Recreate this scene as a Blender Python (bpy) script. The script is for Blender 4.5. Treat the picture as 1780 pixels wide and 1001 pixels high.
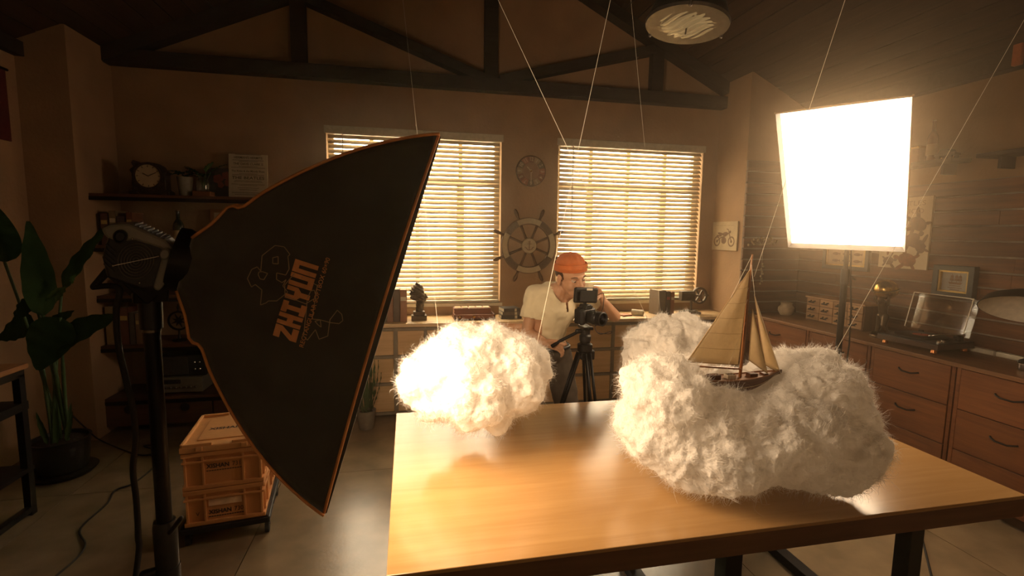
import bpy, bmesh, math, random
import numpy as np
from mathutils import Vector, Matrix, noise
random.seed(7)
SC = bpy.context.scene
COL = SC.collection
for o in list(bpy.data.objects):
    bpy.data.objects.remove(o)

# ------------------------------------------------------------------ camera
FPX, YAW, PITCH, ROLL, CAMH = 858.0, 12.0, 6.3, 0.8, 1.6
def cam_axes():
    y, p, r = map(math.radians, (YAW, PITCH, ROLL))
    F = Vector((math.sin(y)*math.cos(p), math.cos(y)*math.cos(p), -math.sin(p)))
    R = Vector((math.cos(y), -math.sin(y), 0))
    U = R.cross(F)
    return R*math.cos(r)+U*math.sin(r), U*math.cos(r)-R*math.sin(r), F
CR, CU, CF = cam_axes()
cam = bpy.data.cameras.new('camera'); cam.sensor_width = 36; cam.lens = FPX/1780*36; cam.clip_start = .02; cam.clip_end = 60
camo = bpy.data.objects.new('camera', cam); COL.objects.link(camo)
M = Matrix((CR, CU, -CF)).transposed().to_4x4(); M.translation = (0, 0, CAMH)
camo.matrix_world = M
SC.camera = camo
def at(x, y, X=None, Y=None, Z=None):
    """a point of the room seen at pixel x, y of the 1780 x 1001 frame, given one of its coordinates"""
    d = CR*((x-890)/FPX) - CU*((y-500.5)/FPX) + CF
    t = X/d.x if X is not None else Y/d.y if Y is not None else (Z-CAMH)/d.z
    return Vector((0, 0, CAMH)) + d*t

# ------------------------------------------------------------------ world, light levels, exposure
WORLD_STRENGTH, LEFT_LIGHT, RIGHT_LIGHT, HAZE = 16.0, 19.5, 18.5, 0.023
LIGHT_COL = (1.0, .70, .43)
LEFT_S, LEFT_AIM, LEFT_L = (-.5184, 1.325, 1.5225), (16.0, .2925, -.06), .413
w = bpy.data.worlds.new('daylight'); SC.world = w; w.use_nodes = True
bg = w.node_tree.nodes['Background']; bg.inputs['Color'].default_value = (1.0, .79, .54, 1); bg.inputs['Strength'].default_value = WORLD_STRENGTH
vs = SC.view_settings
vs.view_transform = 'Standard'; vs.look = 'None'; vs.gamma = 1; vs.use_curve_mapping = False
vs.exposure = 0.15
cy = SC.cycles
cy.max_bounces = 7; cy.diffuse_bounces = 3; cy.glossy_bounces = 3; cy.transmission_bounces = 4; cy.transparent_max_bounces = 12; cy.volume_bounces = 0

# ------------------------------------------------------------------ materials
MATS = {}
def mat(name, col, rough=.6, metal=0., var=.12, scale=30., bump=0., bscale=None, spec=.5, sheen=0., trans=0., emit=None, coat=0., sss=0., sssr=.02, rnd=0., stretch=None, detail=4):
    if name in MATS: return MATS[name]
    m = bpy.data.materials.new(name); m.use_nodes = True; nt = m.node_tree; N, L = nt.nodes, nt.links
    b = N['Principled BSDF']
    b.inputs['Roughness'].default_value = rough; b.inputs['Metallic'].default_value = metal
    b.inputs['Specular IOR Level'].default_value = spec
    b.inputs['Sheen Weight'].default_value = sheen; b.inputs['Coat Weight'].default_value = coat
    b.inputs['Transmission Weight'].default_value = trans
    if sss:
        b.inputs['Subsurface Weight'].default_value = sss; b.inputs['Subsurface Radius'].default_value = (1, .8, .6); b.inputs['Subsurface Scale'].default_value = sssr
    tc = N.new('ShaderNodeTexCoord'); mp = N.new('ShaderNodeMapping'); L.new(tc.outputs['Object'], mp.inputs['Vector'])
    if stretch: mp.inputs['Scale'].default_value = stretch
    if rnd:
        oi = N.new('ShaderNodeObjectInfo'); mul = N.new('ShaderNodeMath'); mul.operation = 'MULTIPLY'; mul.inputs[1].default_value = 37.
        L.new(oi.outputs['Random'], mul.inputs[0]); L.new(mul.outputs[0], mp.inputs['Location'])
    nz = N.new('ShaderNodeTexNoise'); nz.inputs['Scale'].default_value = scale; nz.inputs['Detail'].default_value = detail
    L.new(mp.outputs['Vector'], nz.inputs['Vector'])
    cr = N.new('ShaderNodeValToRGB')
    a = [max(0, c*(1-var)) for c in col]; c2 = [min(1, c*(1+var)) for c in col]
    cr.color_ramp.elements[0].position = .3; cr.color_ramp.elements[1].position = .7
    cr.color_ramp.elements[0].color = (*a, 1); cr.color_ramp.elements[1].color = (*c2, 1)
    L.new(nz.outputs['Fac'], cr.inputs['Fac'])
    out = cr.outputs['Color']
    if rnd:
        hs = N.new('ShaderNodeHueSaturation'); mr = N.new('ShaderNodeMapRange'); mr.inputs[3].default_value = 1-rnd; mr.inputs[4].default_value = 1+rnd
        L.new(oi.outputs['Random'], mr.inputs[0]); L.new(mr.outputs[0], hs.inputs['Value']); L.new(out, hs.inputs['Color']); out = hs.outputs['Color']
    L.new(out, b.inputs['Base Color'])
    if bump:
        n2 = N.new('ShaderNodeTexNoise'); n2.inputs['Scale'].default_value = bscale or scale*2; n2.inputs['Detail'].default_value = 5
        L.new(mp.outputs['Vector'], n2.inputs['Vector'])
        bp = N.new('ShaderNodeBump'); bp.inputs['Strength'].default_value = bump; bp.inputs['Distance'].default_value = .01
        L.new(n2.outputs['Fac'], bp.inputs['Height']); L.new(bp.outputs['Normal'], b.inputs['Normal'])
    if emit:
        b.inputs['Emission Color'].default_value = (*emit[:3], 1); b.inputs['Emission Strength'].default_value = emit[3]
    MATS[name] = m
    return m
def wood(name, col, dark, axis=0, rough=.5, scale=1., rnd=.15, bump=.1, spec=.4, coat=0.):
    """wood with grain running along the given axis"""
    if name in MATS: return MATS[name]
    m = bpy.data.materials.new(name); m.use_nodes = True; N, L = m.node_tree.nodes, m.node_tree.links
    b = N['Principled BSDF']; b.inputs['Roughness'].default_value = rough; b.inputs['Specular IOR Level'].default_value = spec; b.inputs['Coat Weight'].default_value = coat
    tc = N.new('ShaderNodeTexCoord'); mp = N.new('ShaderNodeMapping'); L.new(tc.outputs['Object'], mp.inputs['Vector'])
    s = [9*scale]*3; s[axis] = .7*scale; mp.inputs['Scale'].default_value = s
    oi = N.new('ShaderNodeObjectInfo'); mul = N.new('ShaderNodeMath'); mul.operation = 'MULTIPLY'; mul.inputs[1].default_value = 23.
    L.new(oi.outputs['Random'], mul.inputs[0]); L.new(mul.outputs[0], mp.inputs['Location'])
    nz = N.new('ShaderNodeTexNoise'); nz.inputs['Scale'].default_value = 2.2; nz.inputs['Detail'].default_value = 7; nz.inputs['Distortion'].default_value = 1.1
    L.new(mp.outputs['Vector'], nz.inputs['Vector'])
    n2 = N.new('ShaderNodeTexNoise'); n2.inputs['Scale'].default_value = 14; n2.inputs['Detail'].default_value = 3
    L.new(mp.outputs['Vector'], n2.inputs['Vector'])
    mx = N.new('ShaderNodeMath'); mx.operation = 'MULTIPLY_ADD'; mx.inputs[1].default_value = .3; L.new(n2.outputs['Fac'], mx.inputs[0]); L.new(nz.outputs['Fac'], mx.inputs[2])
    cr = N.new('ShaderNodeValToRGB'); cr.color_ramp.elements[0].position = .42; cr.color_ramp.elements[1].position = .85
    cr.color_ramp.elements[0].color = (*dark, 1); cr.color_ramp.elements[1].color = (*col, 1)
    L.new(mx.outputs[0], cr.inputs['Fac'])
    hs = N.new('ShaderNodeHueSaturation'); mr = N.new('ShaderNodeMapRange'); mr.inputs[3].default_value = 1-rnd; mr.inputs[4].default_value = 1+rnd
    L.new(oi.outputs['Random'], mr.inputs[0]); L.new(mr.outputs[0], hs.inputs['Value']); L.new(cr.outputs['Color'], hs.inputs['Color'])
    L.new(hs.outputs['Color'], b.inputs['Base Color'])
    if bump:
        bp = N.new('ShaderNodeBump'); bp.inputs['Strength'].default_value = bump; bp.inputs['Distance'].default_value = .004
        L.new(mx.outputs[0], bp.inputs['Height']); L.new(bp.outputs['Normal'], b.inputs['Normal'])
    MATS[name] = m
    return m
def emission(name, col, s):
    m = bpy.data.materials.new(name); m.use_nodes = True; N, L = m.node_tree.nodes, m.node_tree.links
    N.remove(N['Principled BSDF']); e = N.new('ShaderNodeEmission'); e.inputs['Color'].default_value = (*col, 1); e.inputs['Strength'].default_value = s
    L.new(e.outputs[0], N['Material Output'].inputs['Surface']); MATS[name] = m
    return m
def clear(name, col=(1, 1, 1), gloss=.08, rough=.05):
    m = bpy.data.materials.new(name); m.use_nodes = True; N, L = m.node_tree.nodes, m.node_tree.links
    N.remove(N['Principled BSDF']); t = N.new('ShaderNodeBsdfTransparent'); t.inputs['Color'].default_value = (*col, 1)
    g = N.new('ShaderNodeBsdfGlossy'); g.inputs['Roughness'].default_value = rough
    f = N.new('ShaderNodeLayerWeight'); f.inputs['Blend'].default_value = .25
    mx = N.new('ShaderNodeMixShader'); mt = N.new('ShaderNodeMath'); mt.operation = 'MULTIPLY_ADD'; mt.inputs[1].default_value = .6; mt.inputs[2].default_value = gloss
    L.new(f.outputs['Facing'], mt.inputs[0]); L.new(mt.outputs[0], mx.inputs[0]); L.new(t.outputs[0], mx.inputs[1]); L.new(g.outputs[0], mx.inputs[2])
    L.new(mx.outputs[0], N['Material Output'].inputs['Surface']); MATS[name] = m
    return m
def translucent(name, col, tr=.4, var=.1, scale=60, bump=.2):
    m = bpy.data.materials.new(name); m.use_nodes = True; N, L = m.node_tree.nodes, m.node_tree.links
    N.remove(N['Principled BSDF'])
    tc = N.new('ShaderNodeTexCoord'); nz = N.new('ShaderNodeTexNoise'); nz.inputs['Scale'].default_value = scale; L.new(tc.outputs['Object'], nz.inputs['Vector'])
    cr = N.new('ShaderNodeValToRGB'); cr.color_ramp.elements[0].color = (*[c*(1-var) for c in col], 1); cr.color_ramp.elements[1].color = (*[min(1, c*(1+var)) for c in col], 1)
    L.new(nz.outputs['Fac'], cr.inputs['Fac'])
    d = N.new('ShaderNodeBsdfDiffuse'); t = N.new('ShaderNodeBsdfTranslucent'); mx = N.new('ShaderNodeMixShader'); mx.inputs[0].default_value = tr
    L.new(cr.outputs['Color'], d.inputs['Color']); L.new(cr.outputs['Color'], t.inputs['Color'])
    if bump:
        bp = N.new('ShaderNodeBump'); bp.inputs['Strength'].default_value = bump; bp.inputs['Distance'].default_value = .01; L.new(nz.outputs['Fac'], bp.inputs['Height'])
        L.new(bp.outputs['Normal'], d.inputs['Normal'])
    L.new(d.outputs[0], mx.inputs[1]); L.new(t.outputs[0], mx.inputs[2]); L.new(mx.outputs[0], N['Material Output'].inputs['Surface']); MATS[name] = m
    return m
# room
plaster = mat('plaster', (.36, .225, .122), .9, var=.12, scale=3., bump=.25, bscale=40)
bounce_wall = mat('bounce_plaster', (.80, .68, .50), .9, var=.06, scale=3., bump=.2, bscale=40)  # unseen front wall only: paler than the other plaster to bounce fill light
concrete = mat('floor_concrete', (.235, .17, .098), .24, var=.22, scale=6., bump=.05, bscale=60, spec=.9, rnd=.06)
grout = mat('grout', (.05, .04, .03), .9)
ceil_wood = wood('ceiling_wood', (.06, .03, .016), (.03, .015, .008), 1, .7, .8, .15)
truss_m = wood('truss_wood', (.045, .032, .022), (.025, .018, .012), 0, .75)
plank_m = wood('plank_wood', (.175, .070, .026), (.075, .030, .012), 1, .55, 1., .25, .25)
plank_x = wood('plank_wood_across', (.175, .070, .026), (.075, .030, .012), 0, .55, 1., .25, .25)
lath_m = mat('lath_grey', (.26, .22, .17), .85, var=.15, scale=20)
drawer_m = wood('drawer_wood', (.235, .085, .028), (.125, .043, .015), 1, .45, 1., .12, .1, .5)
carcass_m = wood('carcass_wood', (.10, .045, .02), (.055, .026, .012), 2, .55)
top_m = wood('counter_wood', (.27, .13, .058), (.15, .07, .032), 1, .4, 1., .1)
pine_m = wood('pine_wood', (.78, .53, .28), (.62, .39, .18), 0, .5, 1., .08)
pinetop_m = wood('pine_top', (.78, .58, .34), (.62, .43, .22), 0, .4, 1., .08)
frame_grey = mat('cabinet_grey', (.27, .22, .155), .6, scale=12)
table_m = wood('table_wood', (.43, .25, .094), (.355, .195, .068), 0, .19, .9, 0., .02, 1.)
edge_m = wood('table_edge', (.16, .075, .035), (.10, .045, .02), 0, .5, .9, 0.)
white_paint = mat('window_paint', (.62, .54, .40), .5, var=.05)
slat_m = translucent('slat_cream', (.76, .65, .47), .11, .04, 20, 0)
black_metal = mat('black_metal', (.014, .012, .011), .45, .6, var=.2)
black_plastic = mat('black_plastic', (.013, .012, .011), .42, var=.2)
black_rubber = mat('black_rubber', (.010, .009, .008), .7)
grey_shell = mat('grey_shell', (.23, .215, .19), .4, .3, var=.06)
steel = mat('steel', (.6, .56, .5), .25, 1., var=.05)
brass = mat('brass', (.55, .36, .12), .25, 1., var=.1)
bronze = mat('bronze', (.07, .045, .025), .35, .85, var=.25, bump=.2, bscale=60)
gold = mat('gold_trim', (.52, .36, .13), .4, .6)
paper = mat('paper', (.55, .46, .31), .8, var=.06, scale=10)
paper2 = mat('aged_paper', (.46, .36, .22), .8, var=.12, scale=9)
ink = mat('ink', (.03, .022, .016), .8)
sketch = mat('sketch_brown', (.17, .10, .06), .8, var=.25)
sketch2 = mat('sketch_red', (.24, .10, .05), .8, var=.3)
string_m = mat('nylon_string', (.82, .74, .6), .4)
glass_m = clear('window_glass', (.97, .97, .95), .03)
acrylic = clear('acrylic', (.93, .93, .92), .05)
lensglass = mat('lens_glass', (.02, .02, .025), .06, spec=.9, coat=1)

# ------------------------------------------------------------------ mesh helpers
FR = {}
class MB:
    def __init__(s, T=None):
        s.v, s.f, s.mi = [], [], []
        s.T = T or Matrix.Identity(4); s.cur = 0
    def add(s, vs, fs):
        o = len(s.v); T = s.T
        s.v += [T @ Vector(p) for p in vs]
        s.f += [tuple(i+o for i in f) for f in fs]; s.mi += [s.cur]*len(fs)
        return s
    def box(s, c, d, R=None):
        hx, hy, hz = d[0]/2, d[1]/2, d[2]/2; c = Vector(c)
        vs = [Vector((x, y, z)) for x in (-hx, hx) for y in (-hy, hy) for z in (-hz, hz)]
        if R: vs = [R @ p for p in vs]
        return s.add([p+c for p in vs], [(0, 1, 3, 2), (4, 6, 7, 5), (0, 4, 5, 1), (2, 3, 7, 6), (0, 2, 6, 4), (1, 5, 7, 3)])
    def mm(s, a, b):
        return s.box([(x+y)/2 for x, y in zip(a, b)], [abs(y-x) for x, y in zip(a, b)])
    def beam(s, p0, p1, wd, ht, up=(0, 0, 1)):
        p0, p1 = Vector(p0), Vector(p1); d = (p1-p0); l = d.length; d.normalize()
        x = d.cross(Vector(up)); x = x.normalized() if x.length > 1e-5 else Vector((1, 0, 0)); u = x.cross(d)
        R = Matrix((d, x, u)).transposed()
        return s.box((p0+p1)/2, (l, wd, ht), R)
    def tube(s, pts, r, n=8, caps=True, closed=False):
        pts = [Vector(p) for p in pts]; k = len(pts)
        rs = r if isinstance(r, (list, tuple)) else [r]*k
        vs, fs = [], []
        prev = None
        for i, p in enumerate(pts):
            if closed: t = pts[(i+1) % k]-pts[i-1]
            else: t = pts[min(i+1, k-1)]-pts[max(i-1, 0)]
            t.normalize()
            if prev is None:
                a = Vector((0, 0, 1)) if abs(t.z) < .9 else Vector((1, 0, 0)); x = t.cross(a).normalized()
            else:
                x = (prev-t*prev.dot(t)); x = x.normalized() if x.length > 1e-6 else prev
            prev = x; y = t.cross(x)
            for j in range(n):
                a = 2*math.pi*j/n; vs.append(p+(x*math.cos(a)+y*math.sin(a))*rs[i])
        for i in range(k if closed else k-1):
            for j in range(n):
                a, b = i*n+j, i*n+(j+1) % n; c = ((i+1) % k)*n
                fs.append((a, b, c+(j+1) % n, c+j))
        if caps and not closed:
            fs.append(tuple(range(n))[::-1]); fs.append(tuple((k-1)*n+j for j in range(n)))
        return s.add(vs, fs)
    def cyl(s, p0, p1, r0, r1=None, n=16):
        return s.tube([p0, p1], [r0, r0 if r1 is None else r1], n)
    def lathe(s, prof, n=24, loc=(0, 0, 0), R=None, cap=True):
        vs, fs = [], []; loc = Vector(loc); k = len(prof)
        for r, z in prof:
            for j in range(n):
                a = 2*math.pi*j/n; p = Vector((r*math.cos(a), r*math.sin(a), z)); vs.append(loc+(R @ p if R else p))
        for i in range(k-1):
            for j in range(n):
                fs.append((i*n+j, i*n+(j+1) % n, (i+1)*n+(j+1) % n, (i+1)*n+j))
        if cap: fs.append(tuple(range(n))[::-1]); fs.append(tuple((k-1)*n+j for j in range(n)))
        return s.add(vs, fs)
    def ell(s, c, r, n=16, m=10, R=None):
        r = r if isinstance(r, (tuple, list, Vector)) else (r, r, r); c = Vector(c)
        vs, fs = [], []
        for i in range(1, m):
            th = math.pi*i/m
            for j in range(n):
                a = 2*math.pi*j/n; p = Vector((r[0]*math.sin(th)*math.cos(a), r[1]*math.sin(th)*math.sin(a), r[2]*math.cos(th)))
                vs.append(c+(R @ p if R else p))
        t = Vector((0, 0, r[2])); vs.append(c+(R @ t if R else t)); vs.append(c-(R @ t if R else t)); T0, B0 = len(vs)-2, len(vs)-1
        for i in range(m-2):
            for j in range(n):
                fs.append((i*n+j, (i+1)*n+j, (i+1)*n+(j+1) % n, i*n+(j+1) % n))
        for j in range(n):
            fs.append((T0, j, (j+1) % n)); fs.append((B0, (m-2)*n+(j+1) % n, (m-2)*n+j))
        return s.add(vs, fs)
    def caps(s, p0, p1, r0, r1=None, n=14):
        """a tapered limb with round ends"""
        r1 = r0 if r1 is None else r1
        p0, p1 = Vector(p0), Vector(p1); d = (p1-p0); d = d.normalized() if d.length > 1e-6 else Vector((0, 0, 1))
        pts, rs = [], []
        for a in (88, 65, 40, 18): pts.append(p0-d*r0*math.sin(math.radians(a))); rs.append(r0*math.cos(math.radians(a)))
        pts += [p0, p1]; rs += [r0, r1]
        for a in (18, 40, 65, 88): pts.append(p1+d*r1*math.sin(math.radians(a))); rs.append(r1*math.cos(math.radians(a)))
        return s.tube(pts, rs, n)
    def prism(s, poly, z0, z1):
        n = len(poly)
        vs = [(x, y, z0) for x, y in poly]+[(x, y, z1) for x, y in poly]
        fs = [tuple(range(n))[::-1], tuple(range(n, 2*n))]+[(i, (i+1) % n, n+(i+1) % n, n+i) for i in range(n)]
        return s.add(vs, fs)
    def grid(s, fn, nu, nv, closeu=False):
        vs = [fn(i/nu, j/nv) for j in range(nv+1) for i in range(nu+1)]
        fs = [(j*(nu+1)+i, j*(nu+1)+i+1, (j+1)*(nu+1)+i+1, (j+1)*(nu+1)+i) for j in range(nv) for i in range(nu)]
        return s.add(vs, fs)
    def build(s, name, mats, parent=None, smooth=False, bevel=0., world=True, solid=0.):
        me = bpy.data.meshes.new(name); v = s.v
        if parent is not None and world:
            I = FR[parent.name].inverted(); v = [I @ p for p in v]
        me.from_pydata([tuple(p) for p in v], [], s.f)
        mats = mats if isinstance(mats, (list, tuple)) else [mats]
        for m in mats: me.materials.append(m)
        if len(mats) > 1: me.polygons.foreach_set('material_index', s.mi)
        return link(name, me, parent, smooth, bevel, solid)
def link(name, me, parent=None, smooth=False, bevel=0., solid=0.):
    if smooth:
        me.polygons.foreach_set('use_smooth', [True]*len(me.polygons))
        if smooth != 'all': me.set_sharp_from_angle(angle=math.radians(40))
    o = bpy.data.objects.new(name, me); COL.objects.link(o)
    if parent is not None: o.parent = parent
    if solid:
        md = o.modifiers.new('solid', 'SOLIDIFY'); md.thickness = solid; md.offset = 0
    if bevel:
        md = o.modifiers.new('bevel', 'BEVEL'); md.width = bevel; md.segments = 2; md.limit_method = 'ANGLE'
    FR[o.name] = (FR[parent.name] if parent is not None else Matrix.Identity(4)).copy()
    return o
def tag(o, label, cat=None, group=None, kind=None):
    o['label'] = label
    if cat: o['category'] = cat
    if group: o['group'] = group
    if kind: o['kind'] = kind
    return o
def thing(name, label, cat, loc=(0, 0, 0), rotz=0., group=None, mtx=None):
    o = bpy.data.objects.new(name, None); COL.objects.link(o); o.empty_display_size = .05
    Mx = mtx if mtx is not None else Matrix.Translation(loc) @ Matrix.Rotation(rotz, 4, 'Z')
    o.matrix_world = Mx; FR[o.name] = Mx.copy()
    return tag(o, label, cat, group)
def struct(o, label=None):
    o['kind'] = 'structure'
    if label: o['label'] = label
    return o
def axes(o, x, y, z):
    m = Matrix((Vector(x), Vector(y), Vector(z))).transposed().to_4x4(); m.translation = Vector(o); return m
def piece(name, me, parent, loc, rot=None, scale=None):
    """one more object on shared mesh data, placed in the parent's frame"""
    o = bpy.data.objects.new(name, me); COL.objects.link(o); o.parent = parent; o.location = loc
    if rot: o.rotation_euler = rot
    if scale: o.scale = scale
    FR[o.name] = FR[parent.name].copy() if parent else Matrix.Identity(4)
    return o
def evaluate(me, mods):
    o = bpy.data.objects.new('tmp', me); COL.objects.link(o)
    for typ, kw in mods:
        md = o.modifiers.new('m', typ)
        for k, v in kw.items(): setattr(md, k, v)
    dg = bpy.context.evaluated_depsgraph_get(); dg.update()
    r = bpy.data.meshes.new_from_object(o.evaluated_get(dg)); bpy.data.objects.remove(o)
    return r
def blob(mb, voxel, smooth=6, T=None):
    """one continuous skin over overlapping solids"""
    me = bpy.data.meshes.new('blob'); me.from_pydata([tuple(p) for p in mb.v], [], mb.f)
    return evaluate(me, [('REMESH', dict(mode='VOXEL', voxel_size=voxel)), ('SMOOTH', dict(factor=.5, iterations=smooth))])
def verts(me):
    a = np.empty(len(me.vertices)*3); me.vertices.foreach_get('co', a); return a.reshape(-1, 3)
def setverts(me, a):
    me.vertices.foreach_set('co', a.reshape(-1)); me.update()
def to_local(me, parent):
    me.transform(FR[parent.name].inverted())
TXT = {}
def text(mb, s, size, o, x, y, align='CENTER', depth=.0004, sx=1., bold=0.):
    """lettering laid on a surface: o its anchor, x along the line, y up the letters"""
    key = (s, align, bold)
    if key not in TXT:
        cu = bpy.data.curves.new('t', 'FONT'); cu.body = s; cu.size = 1; cu.align_x = align; cu.align_y = 'CENTER'; cu.offset = bold; cu.resolution_u = 3
        ob = bpy.data.objects.new('t', cu); COL.objects.link(ob); dg = bpy.context.evaluated_depsgraph_get(); dg.update()
        me = bpy.data.meshes.new_from_object(ob.evaluated_get(dg)); bpy.data.objects.remove(ob)
        TXT[key] = ([tuple(v.co) for v in me.vertices], [tuple(p.vertices) for p in me.polygons])
    v, f = TXT[key]; x, y = Vector(x).normalized(), Vector(y).normalized(); z = x.cross(y); o = Vector(o)
    mb.add([o+x*(p[0]*size*sx)+y*(p[1]*size)+z*depth for p in v], f)
def ring2d(cx, cy, r0, r1, a0=0, a1=360, n=32):
    A = [math.radians(a0+(a1-a0)*i/n) for i in range(n+1)]
    return [(cx+r1*math.cos(a), cy+r1*math.sin(a)) for a in A]+[(cx+r0*math.cos(a), cy+r0*math.sin(a)) for a in reversed(A)]
def disc2d(cx, cy, rx, ry=None, n=20, rot=0.):
    ry = ry or rx; c, s = math.cos(rot), math.sin(rot)
    return [(cx+rx*math.cos(a)*c-ry*math.sin(a)*s, cy+rx*math.cos(a)*s+ry*math.sin(a)*c) for a in [2*math.pi*i/n for i in range(n)]]
def stroke(mb, pts, wd, z0=0., z1=.0006):
    for a, b in zip(pts, pts[1:]):
        a, b = Vector((a[0], a[1])), Vector((b[0], b[1])); d = (b-a)
        if d.length < 1e-6: continue
        n = Vector((-d.y, d.x)).normalized()*wd/2; e = d.normalized()*wd*.3
        mb.prism([tuple(a-e+n), tuple(a-e-n), tuple(b+e-n), tuple(b+e+n)][::-1], z0, z1)
# ------------------------------------------------------------------ the room
XL, XR, YB, YF = -2.62, 3.84, 4.7, -1.3
RIDGE_X, RIDGE_Z = .72, 4.33
def roof_z(x): return RIDGE_Z-(.44*(RIDGE_X-x) if x < RIDGE_X else .489*(x-RIDGE_X))
W1, W2, WZ = (-.69, .88), (1.44, 3.0), (.93, 2.5)

fl = struct(MB().mm((XL-.1, YF-.1, -.12), (XR+.1, YB+.2, -.012)).build('floor', grout), 'dark grey tiled concrete floor')
tile_me = None
TX = [XL, -2.0, -.8, .4, 1.6, 2.8, XR]; TY = [YF, -.3, .9, 2.1, 3.3, 4.5, YB]
for x0, x1 in zip(TX, TX[1:]):
    for y0, y1 in zip(TY, TY[1:]):
        MB().mm((x0+.002, y0+.002, -.012), (x1-.002, y1-.002, 0)).build('floor_tile', concrete, fl)

wb = MB()
wb.mm((XL-.1, YB, 0), (W1[0], YB+.16, 2.9)); wb.mm((W1[1], YB, 0), (W2[0], YB+.16, 2.9)); wb.mm((W2[1], YB, 0), (XR+.1, YB+.16, 2.9))
for wnd in (W1, W2):
    wb.mm((wnd[0], YB, 0), (wnd[1], YB+.16, WZ[0])); wb.mm((wnd[0], YB, WZ[1]), (wnd[1], YB+.16, 2.9))
Tg = axes((0, YB, 0), (1, 0, 0), (0, 0, 1), (0, -1, 0))
wb.T = Tg; wb.prism([(XL-.1, 2.9), (XR+.1, 2.9), (XR+.1, roof_z(XR)+.1), (RIDGE_X, RIDGE_Z+.1), (XL-.1, roof_z(XL)+.1)], -.16, 0)
struct(wb.build('wall_back', plaster), 'tan plaster gable wall with two windows')
struct(MB().mm((XL-.1, YF, 0), (XL, YB, roof_z(XL)+.03)).build('wall_left', plaster), 'shadowed plaster side wall')
struct(MB().mm((XL, 4.16, 0), (-2.31, YB, roof_z(-2.31))).build('wall_back_left', plaster), 'plaster pier in the back left corner')
wr = struct(MB().mm((XR, YF, 0), (XR+.1, YB, roof_z(XR)+.03)).build('wall_right', plaster), 'side wall with wooden boards up to eye height and plaster above')
wp = struct(MB().mm((3.17, 4.24, 0), (XR, YB, roof_z(3.17))).build('wall_back_right', plaster), 'plaster pier in the back right corner with boards on its front')
wf = MB(axes((0, YF, 0), (1, 0, 0), (0, 0, 1), (0, -1, 0)))
wf.prism([(XL-.1, 0), (XR+.1, 0), (XR+.1, roof_z(XR)+.1), (RIDGE_X, RIDGE_Z+.1), (XL-.1, roof_z(XL)+.1)], 0, .1)
struct(wf.build('wall_front', bounce_wall), 'unseen plaster wall behind the viewer, made pale to bounce fill light')
# ceiling: two slopes of boards running from front to back
cl = MB()
for x0, x1 in ((XL-.1, RIDGE_X), (RIDGE_X, XR+.1)):
    vs_ = [(x0, YF-.1, roof_z(x0)+.03), (x1, YF-.1, roof_z(x1)+.03), (x1, YB+.2, roof_z(x1)+.03), (x0, YB+.2, roof_z(x0)+.03)]
    vs_ += [(x, y, z+.1) for x, y, z in vs_]
    cl.add(vs_, [(0, 3, 2, 1), (4, 5, 6, 7), (0, 1, 5, 4), (1, 2, 6, 5), (2, 3, 7, 6), (3, 0, 4, 7)])
ceil = struct(cl.build('ceiling', truss_m), 'dark boarded gable ceiling')
for side, x0, x1 in ((0, XL, RIDGE_X), (1, RIDGE_X, XR)):
    n = 24; me = None
    ln = math.hypot(x1-x0, roof_z(x1)-roof_z(x0)); ang = math.atan2(roof_z(x1)-roof_z(x0), x1-x0)
    for i in range(n):
        x = x0+(x1-x0)*(i+.5)/n
        loc = (x, (YF+YB)/2, roof_z(x)+.018+.003*math.sin(i*7.3))
        if me is None:
            o = MB().box((0, 0, 0), (ln/n-.006, YB-YF, .022)).build('ceiling_board', ceil_wood, ceil, world=False); me = o.data
        else: o = piece('ceiling_board', me, ceil, loc)
        o.location = loc; o.rotation_euler = (0, -ang, 0)
# boards on the right wall and on the corner pier
Z0, PITCHZ, NROW = .86, .1045, 11
for r in range(NROW):
    z = Z0+PITCHZ*(r+.5); y = YF+.02; k = 0
    random.seed(r*5+1)
    while y < 4.22:
        ln = random.uniform(.9, 1.9); y1 = min(4.238, y+ln)
        if 4.238-y1 < .35: y1 = 4.238
        d = .020+random.uniform(-.003, .003)
        MB().mm((XR-.008-d, y+.001, z-.0455), (XR-.008, y1-.001, z+.0455)).build('board', plank_m, wr, bevel=.002); y = y1
for r in range(14):
    z = Z0+PITCHZ*(r+.5); d = .018+random.uniform(-.003, .003)
    MB().mm((3.172, 4.232-d, z-.0455), (XR-.03, 4.232, z+.0455)).build('board', plank_x, wp, bevel=.002)
MB().mm((XR-.009, YF, Z0-.02), (XR, 4.24, Z0+NROW*PITCHZ)).build('backing', lath_m, wr)
MB().mm((3.172, 4.231, Z0-.02), (XR, 4.24, Z0+14*PITCHZ)).build('backing', lath_m, wp)
struct(MB().mm((XR-.09, YF, roof_z(XR)-.12), (XR, 4.24, roof_z(XR)-.005)).build('trim_1', truss_m), 'dark wooden wall plate under the ceiling slope')
struct(MB().mm((XL, YF, roof_z(XL)-.10), (XL+.06, 4.16, roof_z(XL)-.005)).build('trim_2', truss_m), 'dark wooden wall plate over the left wall')
struct(MB().mm((-2.31, YB-.015, 0), (-.0, YB, .09)).build('baseboard_back', mat('baseboard', (.1, .07, .045), .6)), 'brown skirting board')

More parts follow.
